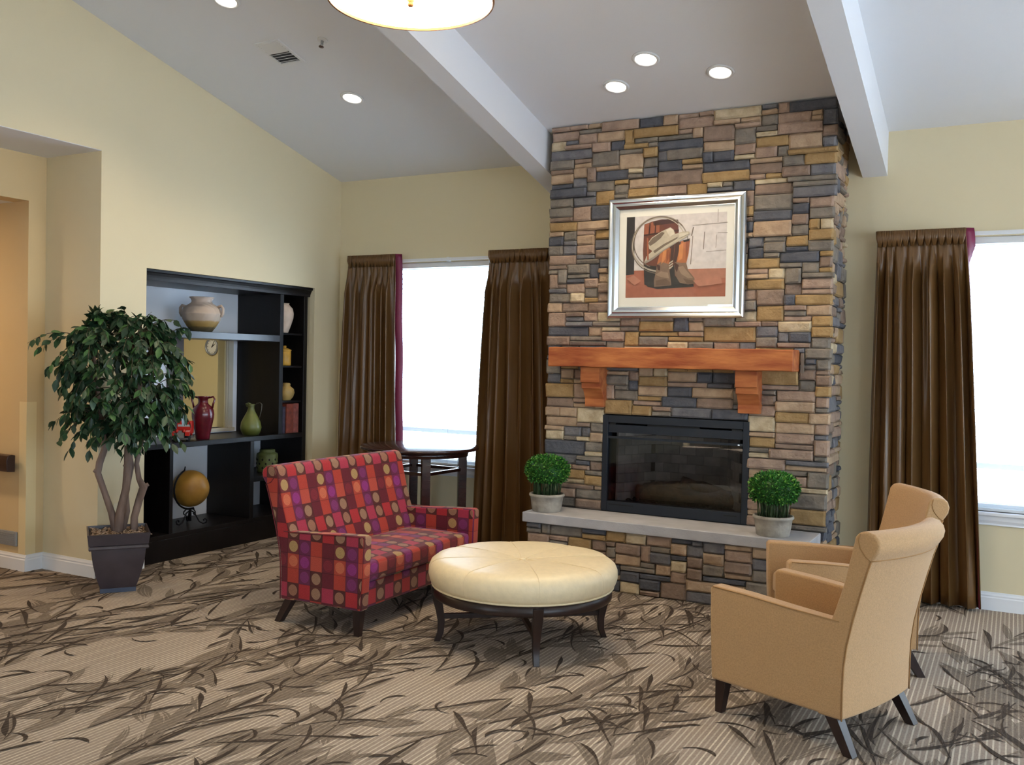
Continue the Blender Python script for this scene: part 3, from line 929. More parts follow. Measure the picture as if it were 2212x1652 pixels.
blind('white slatted blind in the left window behind the round table', W1[0] + .01, W1[1] - .01, W1[2], W1[3])
blind('white slatted blind in the right window behind the armchairs', W2[0] + .01, W2[1] - .01, W2[2], W2[3])

# ---------------------------------------------------------------- bookcase
BX0, BX1, BY0, BY1 = -.545, -.05, -2.168, -.378
bc = thing('bookcase', 'built-in espresso bookcase with pass-through window in the left wall', 'bookcase', (BX1, (BY0 + BY1) / 2, 0))
def bl(mb): mb.v = to_local(mb.v, bc); return mb
def part(name, x0, x1, y0, y1, z0, z1, m=None, bv=.003):
    o = bl(MB().box(x0, x1, y0, y1, z0, z1)).build(name, m or M_espresso, bc)
    if bv: bevel(o, bv)
    return o
part('side_panel', BX0, BX1, BY0, BY0 + .040, .0, 2.09)
part('side_panel', BX0, BX1, BY1 - .045, BY1, .0, 2.09)
part('divider', BX0, BX1, -1.895, -1.862, .20, .845)
part('divider', BX0, BX1, -1.058, -1.016, .20, .845)
part('divider', BX0, BX1, -.728, -.684, .885, 2.09)
part('plinth', BX0 + .02, BX1, BY0 + .04, BY1 - .045, 0, .165)
part('bottom_shelf', BX0, BX1, BY0 + .04, BY1 - .045, .165, .20)
part('counter', BX0, BX1 + .004, BY0 + .04, BY1 - .045, .845, .885)
part('top_shelf', BX0, BX1, BY0 + .04, -.728, 1.680, 1.735, mat('shelf_satin_black', (44, 44, 50), .28, spec=.6))
part('small_shelf', BX0, BX1 - .01, -1.016, BY1 - .045, .500, .545)
for z in (1.755, 1.470, 1.165): part('tower_shelf', BX0 + .02, BX1 - .02, -.684, BY1 - .045, z - .012, z + .006)
part('tower_back', BX0, BX0 + .012, -.684, BY1 - .045, .885, 2.09, bv=0)
part('left_tower_back', BX0, BX0 + .012, BY0 + .04, -1.895, .20, .845, bv=0)
part('top_board', BX0, BX1, BY0, BY1, 2.09, 2.11)
mb = MB()
prof = [(BX1 - .02, 2.09), (BX1 + .002, 2.09), (BX1 + .006, 2.11), (BX1 + .012, 2.125), (BX1 + .024, 2.145), (BX1 + .034, 2.150), (BX1 + .036, 2.166), (BX1 - .02, 2.166)]
mb.prism(prof, 1, BY0, BY1 + .026)
bl(mb).build('crown_moulding', M_espresso, bc)

def lathe_thing(name, label, cat, loc, prof, m, group=None, n=36, body='body'):
    t = thing(name, label, cat, loc, group=group)
    MB().lathe(prof, n).build(body, m, t)
    return t
def handle(t, pts, r, m, name='handle'):
    return MB().tube(pts, r, 8).build(name, m, t)
# cream urn vase on the top shelf, with a glaze that changes colour down the belly
def glaze(name, stops, zmax, rough=.5, bump=0):
    m = bpy.data.materials.new(name); m.use_nodes = True; nt = m.node_tree; b = nt.nodes['Principled BSDF']
    b.inputs['Roughness'].default_value = rough
    tc = nt.nodes.new('ShaderNodeTexCoord'); sp = nt.nodes.new('ShaderNodeSeparateXYZ'); nt.links.new(tc.outputs['Object'], sp.inputs[0])
    n = nt.nodes.new('ShaderNodeTexNoise'); n.inputs['Scale'].default_value = 25; nt.links.new(tc.outputs['Object'], n.inputs['Vector'])
    ad = nt.nodes.new('ShaderNodeMath'); ad.operation = 'MULTIPLY_ADD'; ad.inputs[1].default_value = .06 * zmax; nt.links.new(n.outputs['Fac'], ad.inputs[0]); nt.links.new(sp.outputs[2], ad.inputs[2])
    dv = nt.nodes.new('ShaderNodeMath'); dv.operation = 'DIVIDE'; dv.inputs[1].default_value = zmax; nt.links.new(ad.outputs[0], dv.inputs[0])
    rp = nt.nodes.new('ShaderNodeValToRGB')
    els = rp.color_ramp.elements
    while len(els) < len(stops): els.new(.5)
    for e, (p, c_) in zip(els, stops): e.position = p; e.color = lin(*c_)
    nt.links.new(dv.outputs[0], rp.inputs[0]); nt.links.new(rp.outputs[0], b.inputs['Base Color'])
    if bump:
        w_ = nt.nodes.new('ShaderNodeTexWave'); w_.inputs['Scale'].default_value = 9; w_.inputs['Distortion'].default_value = 6
        nt.links.new(tc.outputs['Object'], w_.inputs['Vector'])
        bp = nt.nodes.new('ShaderNodeBump'); bp.inputs['Strength'].default_value = bump; bp.inputs['Distance'].default_value = .01
        nt.links.new(w_.outputs['Fac'], bp.inputs['Height']); nt.links.new(bp.outputs[0], b.inputs['Normal'])
    return m
g_urn = glaze('urn_glaze', [(.06, (70, 62, 44)), (.16, (92, 78, 48)), (.20, (150, 120, 62)), (.33, (164, 134, 82)), (.37, (186, 168, 150)), (.9, (196, 178, 164))], .28, .65, .35)
t = lathe_thing('vase', 'large cream two-handled urn on the top shelf beneath the crown', 'vase', (-.27, -1.40, 1.735),
    [(.078, 0), (.082, .006), (.115, .05), (.145, .10), (.158, .145), (.160, .150), (.156, .155), (.145, .19), (.115, .215), (.085, .235), (.078, .25), (.085, .268), (.098, .280), (.094, .284), (.080, .270), (.07, .25)], g_urn)
for s in (-1, 1):
    dx, dy = .76 * s * -.0 , 1 * s
    t.rotation_euler.z = -1.075
    handle(t, [(0, s * .130, .205), (0, s * .158, .215), (0, s * .172, .195), (0, s * .172, .155), (0, s * .158, .128)], .012, g_urn)
# red amphora
m_red = mat('oxblood_glaze', (86, 15, 27), .28, noise=.2, nscale=30, coat=.3)
t = lathe_thing('amphora', 'tall dark red two-handled vase in front of the office window', 'vase', (-.16, -1.475, .885),
    [(.050, 0), (.053, .004), (.056, .03), (.070, .10), (.084, .17), (.086, .20), (.080, .235), (.062, .262), (.042, .278), (.036, .295), (.038, .315), (.050, .335), (.052, .340), (.044, .338), (.03, .31)], m_red)
t.rotation_euler.z = -1.075
for s in (-1, 1): handle(t, [(s * -.4 * .0, s * .046, .330), (0, s * .080, .338), (0, s * .092, .318), (0, s * .080, .280), (0, s * .074, .246)], .008, m_red)
# green jug
m_grn = glaze('moss_glaze', [(.0, (54, 58, 22)), (.25, (92, 97, 38)), (.7, (106, 110, 50)), (1, (80, 84, 38))], .26, .4)
t = lathe_thing('jug', 'pear shaped green jug with a thin wire handle on the counter', 'jug', (-.16, -.945, .885),
    [(.060, 0), (.066, .004), (.082, .035), (.088, .065), (.080, .11), (.058, .155), (.036, .195), (.026, .225), (.028, .245), (.034, .262), (.028, .260), (.02, .23)], m_grn)
MB().tube([(.0, -.03, .240), (.0, -.042, .262), (0, -.02, .268), (0, .0, .258)], .008, 7).build('spout', m_grn, t)
t.rotation_euler.z = -1.075
handle(t, [(0, .022, .240), (0, .045, .268), (0, .075, .275), (0, .09, .262), (0, .088, .22), (0, .078, .17), (0, .066, .13)], .0035, mat('bronze_wire', (96, 92, 84), .35, metal=.8))
# toy truck
tr = thing('toy_truck', 'small red toy truck with grey bonnet left of the red amphora', 'toy truck', (-.13, -1.71, .885), math.radians(-55))
m_tr = mat('toy_red', (176, 36, 28), .35); m_tg = mat('toy_pewter', (96, 92, 92), .4, metal=.3)
mb = MB(); mb.box(-.055, .055, -.03, .03, .028, .075); bevel(mb.build('bonnet', m_tg, tr), .008)
for s in (-1, 1):
    mb = MB(); mb.lathe([(.0, -.012), (.030, -.012), (.032, 0), (.030, .012), (0, .012)], 18, smooth=True); mb.v = [(x + .03, z + s * .052, y + .032) for x, y, z in mb.v]
    mb.build('wheel', M_dark, tr)
    mb = MB(); mb.prism([(-.03, .04), (-.02, .075), (.03, .088), (.07, .075), (.078, .045), (.066, .050), (.03, .066), (-.005, .055)], 1, s * .036, s * .072); bevel(mb.build('fender', m_tr, tr), .004)
    mb = MB(); mb.lathe([(.0, -.01), (.011, -.01), (.014, .006), (0, .008)], 12); mb.v = [(z + .06, x + s * .026, y + .082) for x, y, z in mb.v]; mb.build('headlight', m_tr, tr)
mb = MB(); mb.box(.055, .060, -.026, .026, .03, .085); mb.build('grille', mat('toy_chrome', (170, 168, 165), .3, metal=.7), tr)
mb = MB(); mb.prism([(-.15, .05), (-.055, .05), (-.05, .105), (-.075, .150), (-.14, .150), (-.15, .10)], 1, -.055, .055); bevel(mb.build('cab', m_tr, tr), .006)
mb = MB(); mb.prism([(-.056, .108), (-.05, .108), (-.073, .143), (-.079, .143)], 1, -.045, .045); mb.build('windscreen', mat('toy_glass', (160, 165, 165), .2), tr)
mb = MB(); mb.box(-.15, .075, -.058, .058, .018, .03); mb.build('bumper', m_tg, tr)
# right tower contents
g_cr = mat('cream_crackle', (196, 176, 158), .55, noise=.12, nscale=14)
lathe_thing('vase', 'pale egg shaped vase on the top shelf of the narrow right tower', 'vase', (-.15, -.578, 1.761),
    [(.04, 0), (.044, .01), (.066, .07), (.084, .13), (.088, .17), (.078, .215), (.055, .24), (.045, .25), (.05, .26), (.04, .258)], g_cr)
m_yel = mat('mustard_glaze', (176, 134, 50), .4, noise=.15, nscale=20)
lathe_thing('canister', 'mustard yellow lidded canister on the second shelf of the right tower', 'jar', (-.13, -.578, 1.476),
    [(.052, 0), (.055, .004), (.055, .12), (.050, .125), (.058, .128), (.058, .138), (.03, .15), (.012, .155), (.014, .172), (.0, .176)], m_yel)
lathe_thing('vase', 'round golden tan gourd vase on the third shelf of the right tower', 'vase', (-.13, -.548, 1.171),
    [(.035, 0), (.038, .004), (.058, .03), (.070, .065), (.064, .098), (.044, .115), (.032, .125), (.034, .142), (.028, .152), (.0, .154)], mat('honey_glaze', (170, 140, 82), .45, noise=.2, nscale=18))
m_pap = mat('book_pages', (206, 190, 160), .8)
for i, (y0, tk, h, dp, rgb, lab) in enumerate(((-.676, .034, .235, .17, (44, 38, 52), 'thick dark navy book leftmost in the bottom of the right tower'), (-.640, .034, .232, .17, (50, 42, 56), 'dark plum book beside the reddish books in the right tower'), (-.604, .086, .255, .19, (112, 48, 32), 'broad rust red book with marbled cover in the right tower'), (-.515, .066, .258, .19, (122, 66, 58), 'faded rose book rightmost in the bottom of the right tower'))):
    bk = thing('book', lab, 'book', (-.17, y0, .885), group='books in the right tower')
    mc = mat('book_cloth_%s' % 'abcd'[i], rgb, .6, noise=.35, nscale=26)
    mb = MB(); mb.box(-dp / 2, dp / 2, 0, .004, 0, h); mb.box(-dp / 2, dp / 2, tk - .004, tk, 0, h); mb.box(dp / 2 - .004, dp / 2, .004, tk - .004, 0, h)
    mb.build('cover', mc, bk)
    mb = MB(); mb.box(-dp / 2 + .006, dp / 2 - .0045, .0045, tk - .0045, .004, h - .004); mb.build('pages', m_pap, bk)
# green lattice jar
m_jar = mat('sage_glaze', (92, 102, 58), .45, noise=.2, nscale=25)
t = lathe_thing('jar', 'sage green pierced ceramic jar on the small shelf behind the loveseat', 'jar', (-.20, -.70, .545),
    [(.082, 0), (.088, .004), (.092, .02), (.092, .15), (.088, .165), (.072, .172), (.066, .178), (.066, .196), (.062, .20), (.0, .202)], m_jar)
for r_ in range(3):
    for k in range(10):
        a_ = 2 * PI * (k + .5 * (r_ % 2)) / 10
        mb = MB(); q = .009
        mb.prism([(0, -q * 1.3), (q, 0), (0, q * 1.3), (-q, 0)], 1, -.002, .002)
        ca, sa = math.cos(a_ + PI / 2), math.sin(a_ + PI / 2)
        mb.v = [(.0925 * math.cos(a_) + x * ca - y * sa, .0925 * math.sin(a_) + x * sa + y * ca, z + .045 + r_ * .035) for x, y, z in mb.v]
        mb.build('piercing', M_dark, t)
# globe
gl = thing('globe', 'antique golden globe on a scrolled iron stand in the lower bookcase bay', 'globe', (-.24, -1.520, .20))
R_ = .146; gz = .288
mb = MB(); mb.lathe([(max(.0005, R_ * math.sin(PI * i / 24)), -R_ * math.cos(PI * i / 24)) for i in range(25)], 40, (0, 0, 0), cap=False)
o = mb.build('ball', mat('antique_map', (176, 136, 62), .4, rgb2=(146, 106, 46), nscale=7), gl)
o.location = (0, 0, gz); o.rotation_euler = (0.35, 0, 0)
pts = []
for i in range(17):
    a_ = math.radians(112 + (270 - 100) * i / 16)
    pts.append((0, math.cos(a_) * (R_ + .016) , gz + math.sin(a_) * (R_ + .016)))
MB().tube(pts, .007, 8).build('meridian', M_iron, gl)
MB().tube([pts[0], (pts[0][0], pts[0][1] + .006, pts[0][2] + .03)], [.006, .004], 8).build('finial', M_iron, gl)
MB().tube([pts[-1], (pts[-1][0], pts[-1][1] + .012, pts[-1][2] - .025)], [.006, .004], 8).build('finial', M_iron, gl)
MB().tube([(0, 0, .03), (0, 0, .128)], [.012, .007], 10).build('stem', M_iron, gl)
for k in range(3):
    a_ = 2 * PI * k / 3 + .5
    pp = [(.0, .115), (.035, .095), (.055, .06), (.075, .025), (.105, .010), (.128, .018), (.134, .038), (.120, .050), (.108, .042), (.112, .032)]
    MB().tube([(r * math.cos(a_), r * math.sin(a_), z) for r, z in pp], .0055, 7).build('scroll_foot', M_iron, gl)
    pp = [(.0, .120), (.03, .12), (.05, .10), (.052, .082), (.040, .074), (.032, .082), (.036, .09)]
    MB().tube([(r * math.cos(a_ + 1), r * math.sin(a_ + 1), z) for r, z in pp], .0045, 7).build('scroll_brace', M_iron, gl)
# office items seen through the window
ck = thing('wall_clock', 'round silver rimmed clock on the yellow office wall', 'clock', (-2.86, 1.198, 1.655))
def disc_y(mb, r, y0, y1, n=40, mi=0):
    mb.prism([(r * math.cos(2 * PI * i / n), r * math.sin(2 * PI * i / n)) for i in range(n)], 1, y0, y1, mi); return mb
mb = MB(); frame_ring_n = 40
V = []
for i in range(40):
    a_ = 2 * PI * i / 40
    for r_, y_ in ((.098, 0), (.104, -.012), (.100, -.026), (.090, -.028), (.084, -.014), (.084, 0)): V.append((r_ * math.cos(a_), y_, r_ * math.sin(a_)))
mb.add(V, [(6 * i + k, 6 * i + (k + 1) % 6, 6 * ((i + 1) % 40) + (k + 1) % 6, 6 * ((i + 1) % 40) + k) for i in range(40) for k in range(6)], 0, True)
mb.build('rim', mat('brushed_rim', (150, 152, 154), .35, metal=.7), ck)
disc_y(MB(), .085, -.006, -.001).build('dial', mat('clock_dial', (216, 214, 204), .6), ck)
for ang, L_h, wd in ((25, .068, .0035), (55, .048, .005)):
    mb = MB(); mb.box(-wd, wd, -.0095, -.008, -.012, L_h)
    ca, sa = math.cos(math.radians(-ang)), math.sin(math.radians(-ang))
    mb.v = [(x * ca - z * sa, y, x * sa + z * ca) for x, y, z in mb.v]; mb.build('hand', M_dark, ck)
for k in range(12):
    mb = MB(); mb.box(-.003, .003, -.008, -.0062, .068, .078)
    ca, sa = math.cos(2 * PI * k / 12), math.sin(2 * PI * k / 12)
    mb.v = [(x * ca - z * sa, y, x * sa + z * ca) for x, y, z in mb.v]; mb.build('hour_mark', M_dark, ck)
dk = thing('office_desk', 'desk edge inside the office behind the pass-through', 'desk', (-1.55, -.35, 0))
mb = MB(); mb.box(-.5, .5, -.75, .75, .70, .74); bevel(mb.build('desk_top', mat('desk_grey', (150, 146, 138), .5), dk), .004)
for sx in (-.44, .44):
    for sy in (-.68, .68):
        mb = MB(); mb.box(sx - .03, sx + .03, sy - .03, sy + .03, 0, .70); mb.build('leg', M_black, dk)
mo = thing('monitor', 'dark computer monitor on the office desk', 'monitor', (-1.66, -.10, .74), math.radians(-40))
mb = MB(); mb.box(-.26, .26, -.018, .018, .07, .25); bevel(mb.build('screen', mat('screen_black', (26, 27, 29), .35), mo), .006)
mb = MB(); mb.box(-.03, .03, .0, .03, .01, .12); mb.build('stand', M_black, mo)
mb = MB(); mb.box(-.1, .1, -.06, .08, 0, .012); mb.build('foot', M_black, mo)
nt_ = thing('paper_note', 'pale yellow note propped by the office monitor', 'note', (-1.46, -.045, .862), math.radians(-40))
mb = MB(); mb.box(-.045, .045, -.003, .0, 0, .085); mb.build('sheet', mat('note_yellow', (232, 226, 160), .8), nt_)
mb = MB(); mb.box(-.02, .02, .0, .04, -.121, .005); mb.build('clip_stand', M_black, nt_)
ph = thing('desk_phone', 'black desk telephone beside crumpled white papers in the office', 'phone', (-1.36, -.255, .74), math.radians(-30))
mb = MB(); mb.prism([(-.09, 0), (.09, 0), (.09, .02), (-.09, .065)], 1, -.10, .10); bevel(mb.build('base', M_black, ph), .006)
MB().tube([(-.07, -.10, .075), (-.03, -.06, .078), (.03, .0, .072), (.07, .05, .066)], [.02, .014, .014, .02], 9).build('handset', M_grey, ph)
pp_ = thing('paper_pile', 'crumpled white paper on the office desk', 'paper', (-1.33, -.02, .74))
rg = random.Random(4); mb = MB()
for k in range(5):
    prof = [(.0, 0), (.05, .004), (.055, .04), (.035, .085), (.0, .10)]
    q = MB().lathe(prof, 9, cap=False, smooth=False); dx, dy, dz = rg.uniform(-.05, .05), rg.uniform(-.06, .06), rg.uniform(0, .015)
    mb.add([(x + dx + rg.uniform(-.01, .01), y + dy + rg.uniform(-.01, .01), max(0, z + dz)) for x, y, z in q.v], q.f)
mb.build('sheets', mat('paper_white', (238, 238, 236), .8), pp_)
pb = thing('picture_edge', 'dark narrow frame hanging on the office wall under the clock', 'picture', (-2.47, 1.198, 1.22))
mb = MB(); frame_ring(mb, [(0, 0), (0, .02), (.02, .02), (.02, 0)], .15, .34); mb.build('frame', M_black, pb)
mb = MB(); mb.box(-.058, .058, -.008, -.002, -.152, .152); mb.build('print', mat('office_print', (70, 66, 78), .6), pb)

# ---------------------------------------------------------------- ficus tree
PX, PY = .345, -2.665
D2 = Vector((.593, .805)); N2 = Vector((.805, -.593))
fc = thing('potted_ficus', 'leafy ficus tree with twisted trunks in a square dark pot by the bookcase', 'tree', (PX, PY, 0), math.atan2(D2.y, D2.x))
# local x runs along the front edge, local -y faces the room
M_pot = mat('pot_brown', (58, 50, 54), .38, noise=.2, nscale=8, spec=.5)
def sq(mb, h, z): return [(-h, -h, z), (h, -h, z), (h, h, z), (-h, h, z)]
def sqloft(levels, closed=True):
    mb = MB(); V = []
    for h, z in levels: V += sq(mb, h, z)
    F = [(4 * j + k, 4 * j + (k + 1) % 4, 4 * j + 4 + (k + 1) % 4, 4 * j + 4 + k) for j in range(len(levels) - 1) for k in range(4)]
    F.append((3, 2, 1, 0)); o = 4 * (len(levels) - 1); F.append((o, o + 1, o + 2, o + 3))
    mb.add(V, F); return mb
o = sqloft([(.108, 0), (.108, .028)]).build('pot_foot', mat('pot_foot_blue', (60, 68, 86), .4), fc)
o = sqloft([(.104, .026), (.118, .06), (.138, .13), (.153, .20), (.161, .26), (.163, .29)]).build('pot_body', M_pot, fc); bevel(o, .004, 2, 50)
o = sqloft([(.158, .288), (.176, .290), (.180, .300), (.176, .312), (.172, .316), (.178, .322), (.183, .36), (.188, .392), (.178, .394), (.172, .36), (.165, .352)]).build('pot_rim', M_pot, fc)
rg = random.Random(21)
mo_ = MB()
mo_.box(-.168, .168, -.168, .168, .34, .356)
for i in range(420):
    x, y = rg.uniform(-.162, .162), rg.uniform(-.162, .162)
    L, a_, e = rg.uniform(.015, .045), rg.uniform(0, 2 * PI), rg.uniform(-.2, .6)
    p = Vector((x, y, .356 + rg.uniform(0, .018)))
    d = Vector((math.cos(a_) * math.cos(e), math.sin(a_) * math.cos(e), math.sin(e))) * L
    mo_.tube([p, p + d * .5 + Vector((0, 0, .006)), p + d], .0035, 4)
o = mo_.build('moss', mat('dried_moss', (150, 128, 108), .95, noise=.3, nscale=60), fc); o['kind'] = 'stuff'
M_bark = mat('grey_bark', (128, 108, 98), .85, rgb2=(88, 72, 64), nscale=16, stretch=(1, 1, .25), bump=.5, bscale=30)
TR = [([(.0, .0, .34), (.01, -.01, .50), (.045, -.005, .66), (.055, .0, .80), (.06, .01, .95), (.10, .02, 1.15), (.12, .01, 1.35), (.08, .02, 1.6)], [.034, .028, .025, .026, .028, .026, .020, .010]),
      ([(-.01, .0, .36), (-.04, .03, .50), (-.085, .04, .64), (-.125, .05, .76), (-.115, .05, .83), (-.085, .05, .92), (-.10, .05, 1.1), (-.14, .04, 1.35), (-.16, .05, 1.6)], [.026, .022, .020, .021, .023, .021, .018, .014, .007]),
      ([(.10, .03, .34), (.10, .03, .46), (.13, .03, .58), (.155, .03, .66), (.125, .03, .72), (.11, .03, .82), (.13, .03, .92), (.15, .04, 1.02), (.14, .05, 1.2), (.20, .06, 1.5)], [.026, .024, .025, .027, .018, .016, .015, .014, .013, .006]),
      ([(.03, .05, .36), (.06, .06, .50), (.05, .06, .62), (.085, .07, .80), (.05, .08, 1.0), (.02, .09, 1.3)], [.018, .016, .015, .014, .013, .008])]
for pts, rad in TR:
    MB().tube(pts, rad, 9).build('trunk', M_bark, fc)
for (x, y, z, dx, dz) in ((-.128, .05, .77, -.022, .012), (.158, .03, .665, .028, .016), (.06, .0, .80, -.03, .02)):
    MB().tube([(x, y, z), (x + dx, y, z + dz)], [.017, .012], 8).build('pruned_stub', M_bark, fc)
inv = Matrix.Rotation(-math.atan2(D2.y, D2.x), 3, 'Z')
def inroom(p):
    w_ = Matrix.Rotation(math.atan2(D2.y, D2.x), 3, 'Z') @ p + Vector((PX, PY, 0))
    return w_.x > (.02 if w_.y > -2.57 else -.5)
crownC = Vector((.045, .0, 1.385))
leaves = []; tw = MB()
def spray(a0, a1, sag, n_leaf, rg):
    n = 10; pts = []
    L = (a1 - a0).length
    for i in range(n + 1):
        t = i / n
        p = a0.lerp(a1, t) + Vector((0, 0, sag * math.sin(PI * t * .9) - .10 * L * t * t * 2))
        pts.append(p)
    tw.tube(pts, [.0042 * (1 - .75 * i / n) for i in range(n + 1)], 5)
    for k in range(n_leaf):
        t = rg.uniform(.28, 1.0) ** .8
        i = min(n - 1, int(t * n)); p = pts[i].lerp(pts[i + 1], t * n - i)
        d = (pts[i + 1] - pts[i]).normalized()
        side = d.cross(Vector((0, 0, 1)));
        if side.length < .1: side = Vector((1, 0, 0))
        side.normalize()
        out = d * rg.uniform(.2, 1) + side * rg.uniform(-1.1, 1.1) + Vector((0, 0, rg.uniform(-1.3, .15)))
        leaves.append((p, out.normalized(), rg.uniform(.056, .088), rg.uniform(0, 2 * PI)))
rg = random.Random(33)
nodes = []
for pts, rad in TR:
    for p in pts:
        if p[2] > .98: nodes.append(Vector(p))
for i in range(225):
    th = rg.uniform(0, 2 * PI); zz = rg.uniform(-1, 1)
    rr = math.sqrt(max(0, 1 - zz * zz))
    q = rg.uniform(.78, 1.03)
    ex = .428 * (1.0 - .10 * max(0, zz))
    e = crownC + Vector((math.cos(th) * rr * ex * q, math.sin(th) * rr * .38 * q, (zz * .485) * q))
    if not inroom(e): continue
    st = min(nodes, key=lambda p: (p - e).length + rg.uniform(0, .25))
    spray(st, e, .09, rg.randint(13, 19), rg)
for (ex, ey, ez) in ((-.54, -.05, 1.66), (-.50, -.02, 1.60), (-.42, .0, 1.48), (.0, .0, 1.88), (-.12, -.05, 1.86), (.42, .0, 1.78), (.36, -.03, 1.82), (.20, -.05, 1.84), (.44, .02, 1.50), (-.36, -.06, 1.02), (-.30, -.1, .96), (.34, -.05, .95), (.40, .02, .98), (.28, -.1, .99), (-.18, -.12, .95), (-.38, -.05, 1.15), (.43, 0, 1.15)):
    e = Vector((ex, ey, ez)); st = min(nodes, key=lambda p: (p - e).length)
    spray(st, e, .07, 12, rg)
o = tw.build('twigs', mat('twig_brown', (84, 68, 52), .85), fc); o['kind'] = 'stuff'
LEAFM = [mat('ficus_leaf_%s' % 'abc'[i], c_, .38, noise=.15, nscale=30, spec=.45) for i, c_ in enumerate(((42, 70, 42), (32, 55, 36), (64, 98, 52)))]
def leaf_geo():
    P = [(0, 0, 0), (.22, .18, .02), (.5, .25, .0), (.78, .15, -.05), (1, 0, -.12), (.78, -.15, -.05), (.5, -.25, .0), (.22, -.18, .02), (.5, 0, -.05), (.22, 0, -.03), (.78, 0, -.08)]
    F = [(0, 9, 1), (9, 8, 2, 1), (8, 10, 3, 2), (10, 4, 3), (0, 7, 9), (9, 7, 6, 8), (8, 6, 5, 10), (10, 5, 4)]
    return P, F
LP, LF = leaf_geo()
lme = []
for i in range(3):
    mb = MB(); mb.add(LP, LF, 0, True); lme.append(mb.mesh('leaf', LEAFM[i]))
def leafmat(p, d, s, roll):
    z = Vector((0, 0, 1)); y = z.cross(d)
    if y.length < .1: y = Vector((1, 0, 0)).cross(d)
    y.normalize(); n = d.cross(y)
    r = Matrix((d, y, n)).transposed().to_4x4()
    return Matrix.Translation(p) @ r @ Matrix.Rotation((roll - PI) * .28, 4, 'X') @ Matrix.Scale(s, 4)
leaves = [l for l in leaves if inroom(l[0]) and inroom(l[0] + l[1] * l[2])]
leaves.sort(key=lambda l: l[0].y)          # nearest to the room first
near = leaves[:700:2][:300]; ids = set(id(l) for l in near)
rest = MB()
for l in leaves:
    k = rg.choices((0, 1, 2), (.5, .36, .14))[0]
    m = leafmat(*l)
    if id(l) in ids:
        o = link('leaf', lme[k], fc); o.matrix_local = m
    else:
        rest.add([tuple(m @ Vector(p)) for p in LP], LF, k, True)
o = rest.build('inner_leaves', LEAFM, fc, fixn=False); o['kind'] = 'stuff'

# ---------------------------------------------------------------- boxwood pots on the hearth
M_cast = mat('cast_concrete', (158, 151, 140), .9, noise=.18, nscale=16, bump=.25, bscale=40)
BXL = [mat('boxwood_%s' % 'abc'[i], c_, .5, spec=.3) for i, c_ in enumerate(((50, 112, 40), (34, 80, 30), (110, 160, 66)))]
def boxwood(label, loc, seed, sc=1.0):
    t = thing('potted_boxwood', label, 'plant', loc, group='boxwood pots on the hearth')
    rg = random.Random(seed)
    MB().lathe([(.100, 0), (.104, .004), (.112, .06), (.119, .104), (.126, .108), (.129, .116), (.126, .126), (.116, .128), (.110, .118), (.106, .10), (.0, .10)], 40, cap=False).build('pot', M_cast, t)
    so = MB().lathe([(.107, .10), (.1, .108), (.05, .113), (.0, .113)], 20, cap=False); so.build('soil', mat('soil', (60, 48, 38), .95), t)
    st = MB()
    for i in range(110):
        a_ = rg.uniform(0, 2 * PI); r = .098 * math.sqrt(rg.uniform(.15, 1))
        p = Vector((r * math.cos(a_), r * math.sin(a_), .108)); q = Vector((r * math.cos(a_) * 1.12 + rg.uniform(-.012, .012), r * math.sin(a_) * 1.12 + rg.uniform(-.012, .012), .24))
        st.tube([p, p.lerp(q, .5) + Vector((rg.uniform(-.004, .004), rg.uniform(-.004, .004), 0)), q], .0024, 4)
    o = st.build('stems', mat('boxwood_stem', (58, 78, 44), .7, noise=.3, nscale=60), t); o['kind'] = 'stuff'
    fo = MB()
    # dark heart
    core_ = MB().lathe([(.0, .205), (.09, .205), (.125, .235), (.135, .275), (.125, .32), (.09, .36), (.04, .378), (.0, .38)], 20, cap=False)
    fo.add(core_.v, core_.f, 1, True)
    P = [(0, 0, 0), (.35, .32, .04), (.8, .25, 0), (1, 0, -.06), (.8, -.25, 0), (.35, -.32, .04)]
    for i in range(2600):
        th = rg.uniform(0, 2 * PI); zz = rg.uniform(-.72, 1)
        rr = math.sqrt(1 - zz * zz); q = rg.uniform(.84, 1.02)
        p = Vector((math.cos(th) * rr ** .8 * .155 * q, math.sin(th) * rr ** .8 * .155 * q, .292 + zz * .108 * q))
        d = Vector((math.cos(th) * rr, math.sin(th) * rr, zz * .8 + .3)) + Vector((rg.uniform(-1, 1), rg.uniform(-1, 1), rg.uniform(-1, 1))) * .9
        m = leafmat(p, d.normalized(), rg.uniform(.014, .021), rg.uniform(0, 2 * PI))
        fo.add([tuple(m @ Vector(x)) for x in P], [(0, 1, 2, 3), (0, 3, 4, 5)], rg.choices((0, 1, 2), (.55, .25, .20))[0])
    o = fo.build('foliage', BXL, t, fixn=False); o['kind'] = 'stuff'
boxwood('round clipped boxwood in a grey pot on the left end of the hearth', (2.572, -.805, .484), 1)
boxwood('round clipped boxwood in a grey pot on the right end of the hearth', (4.185, -.815, .484), 2)

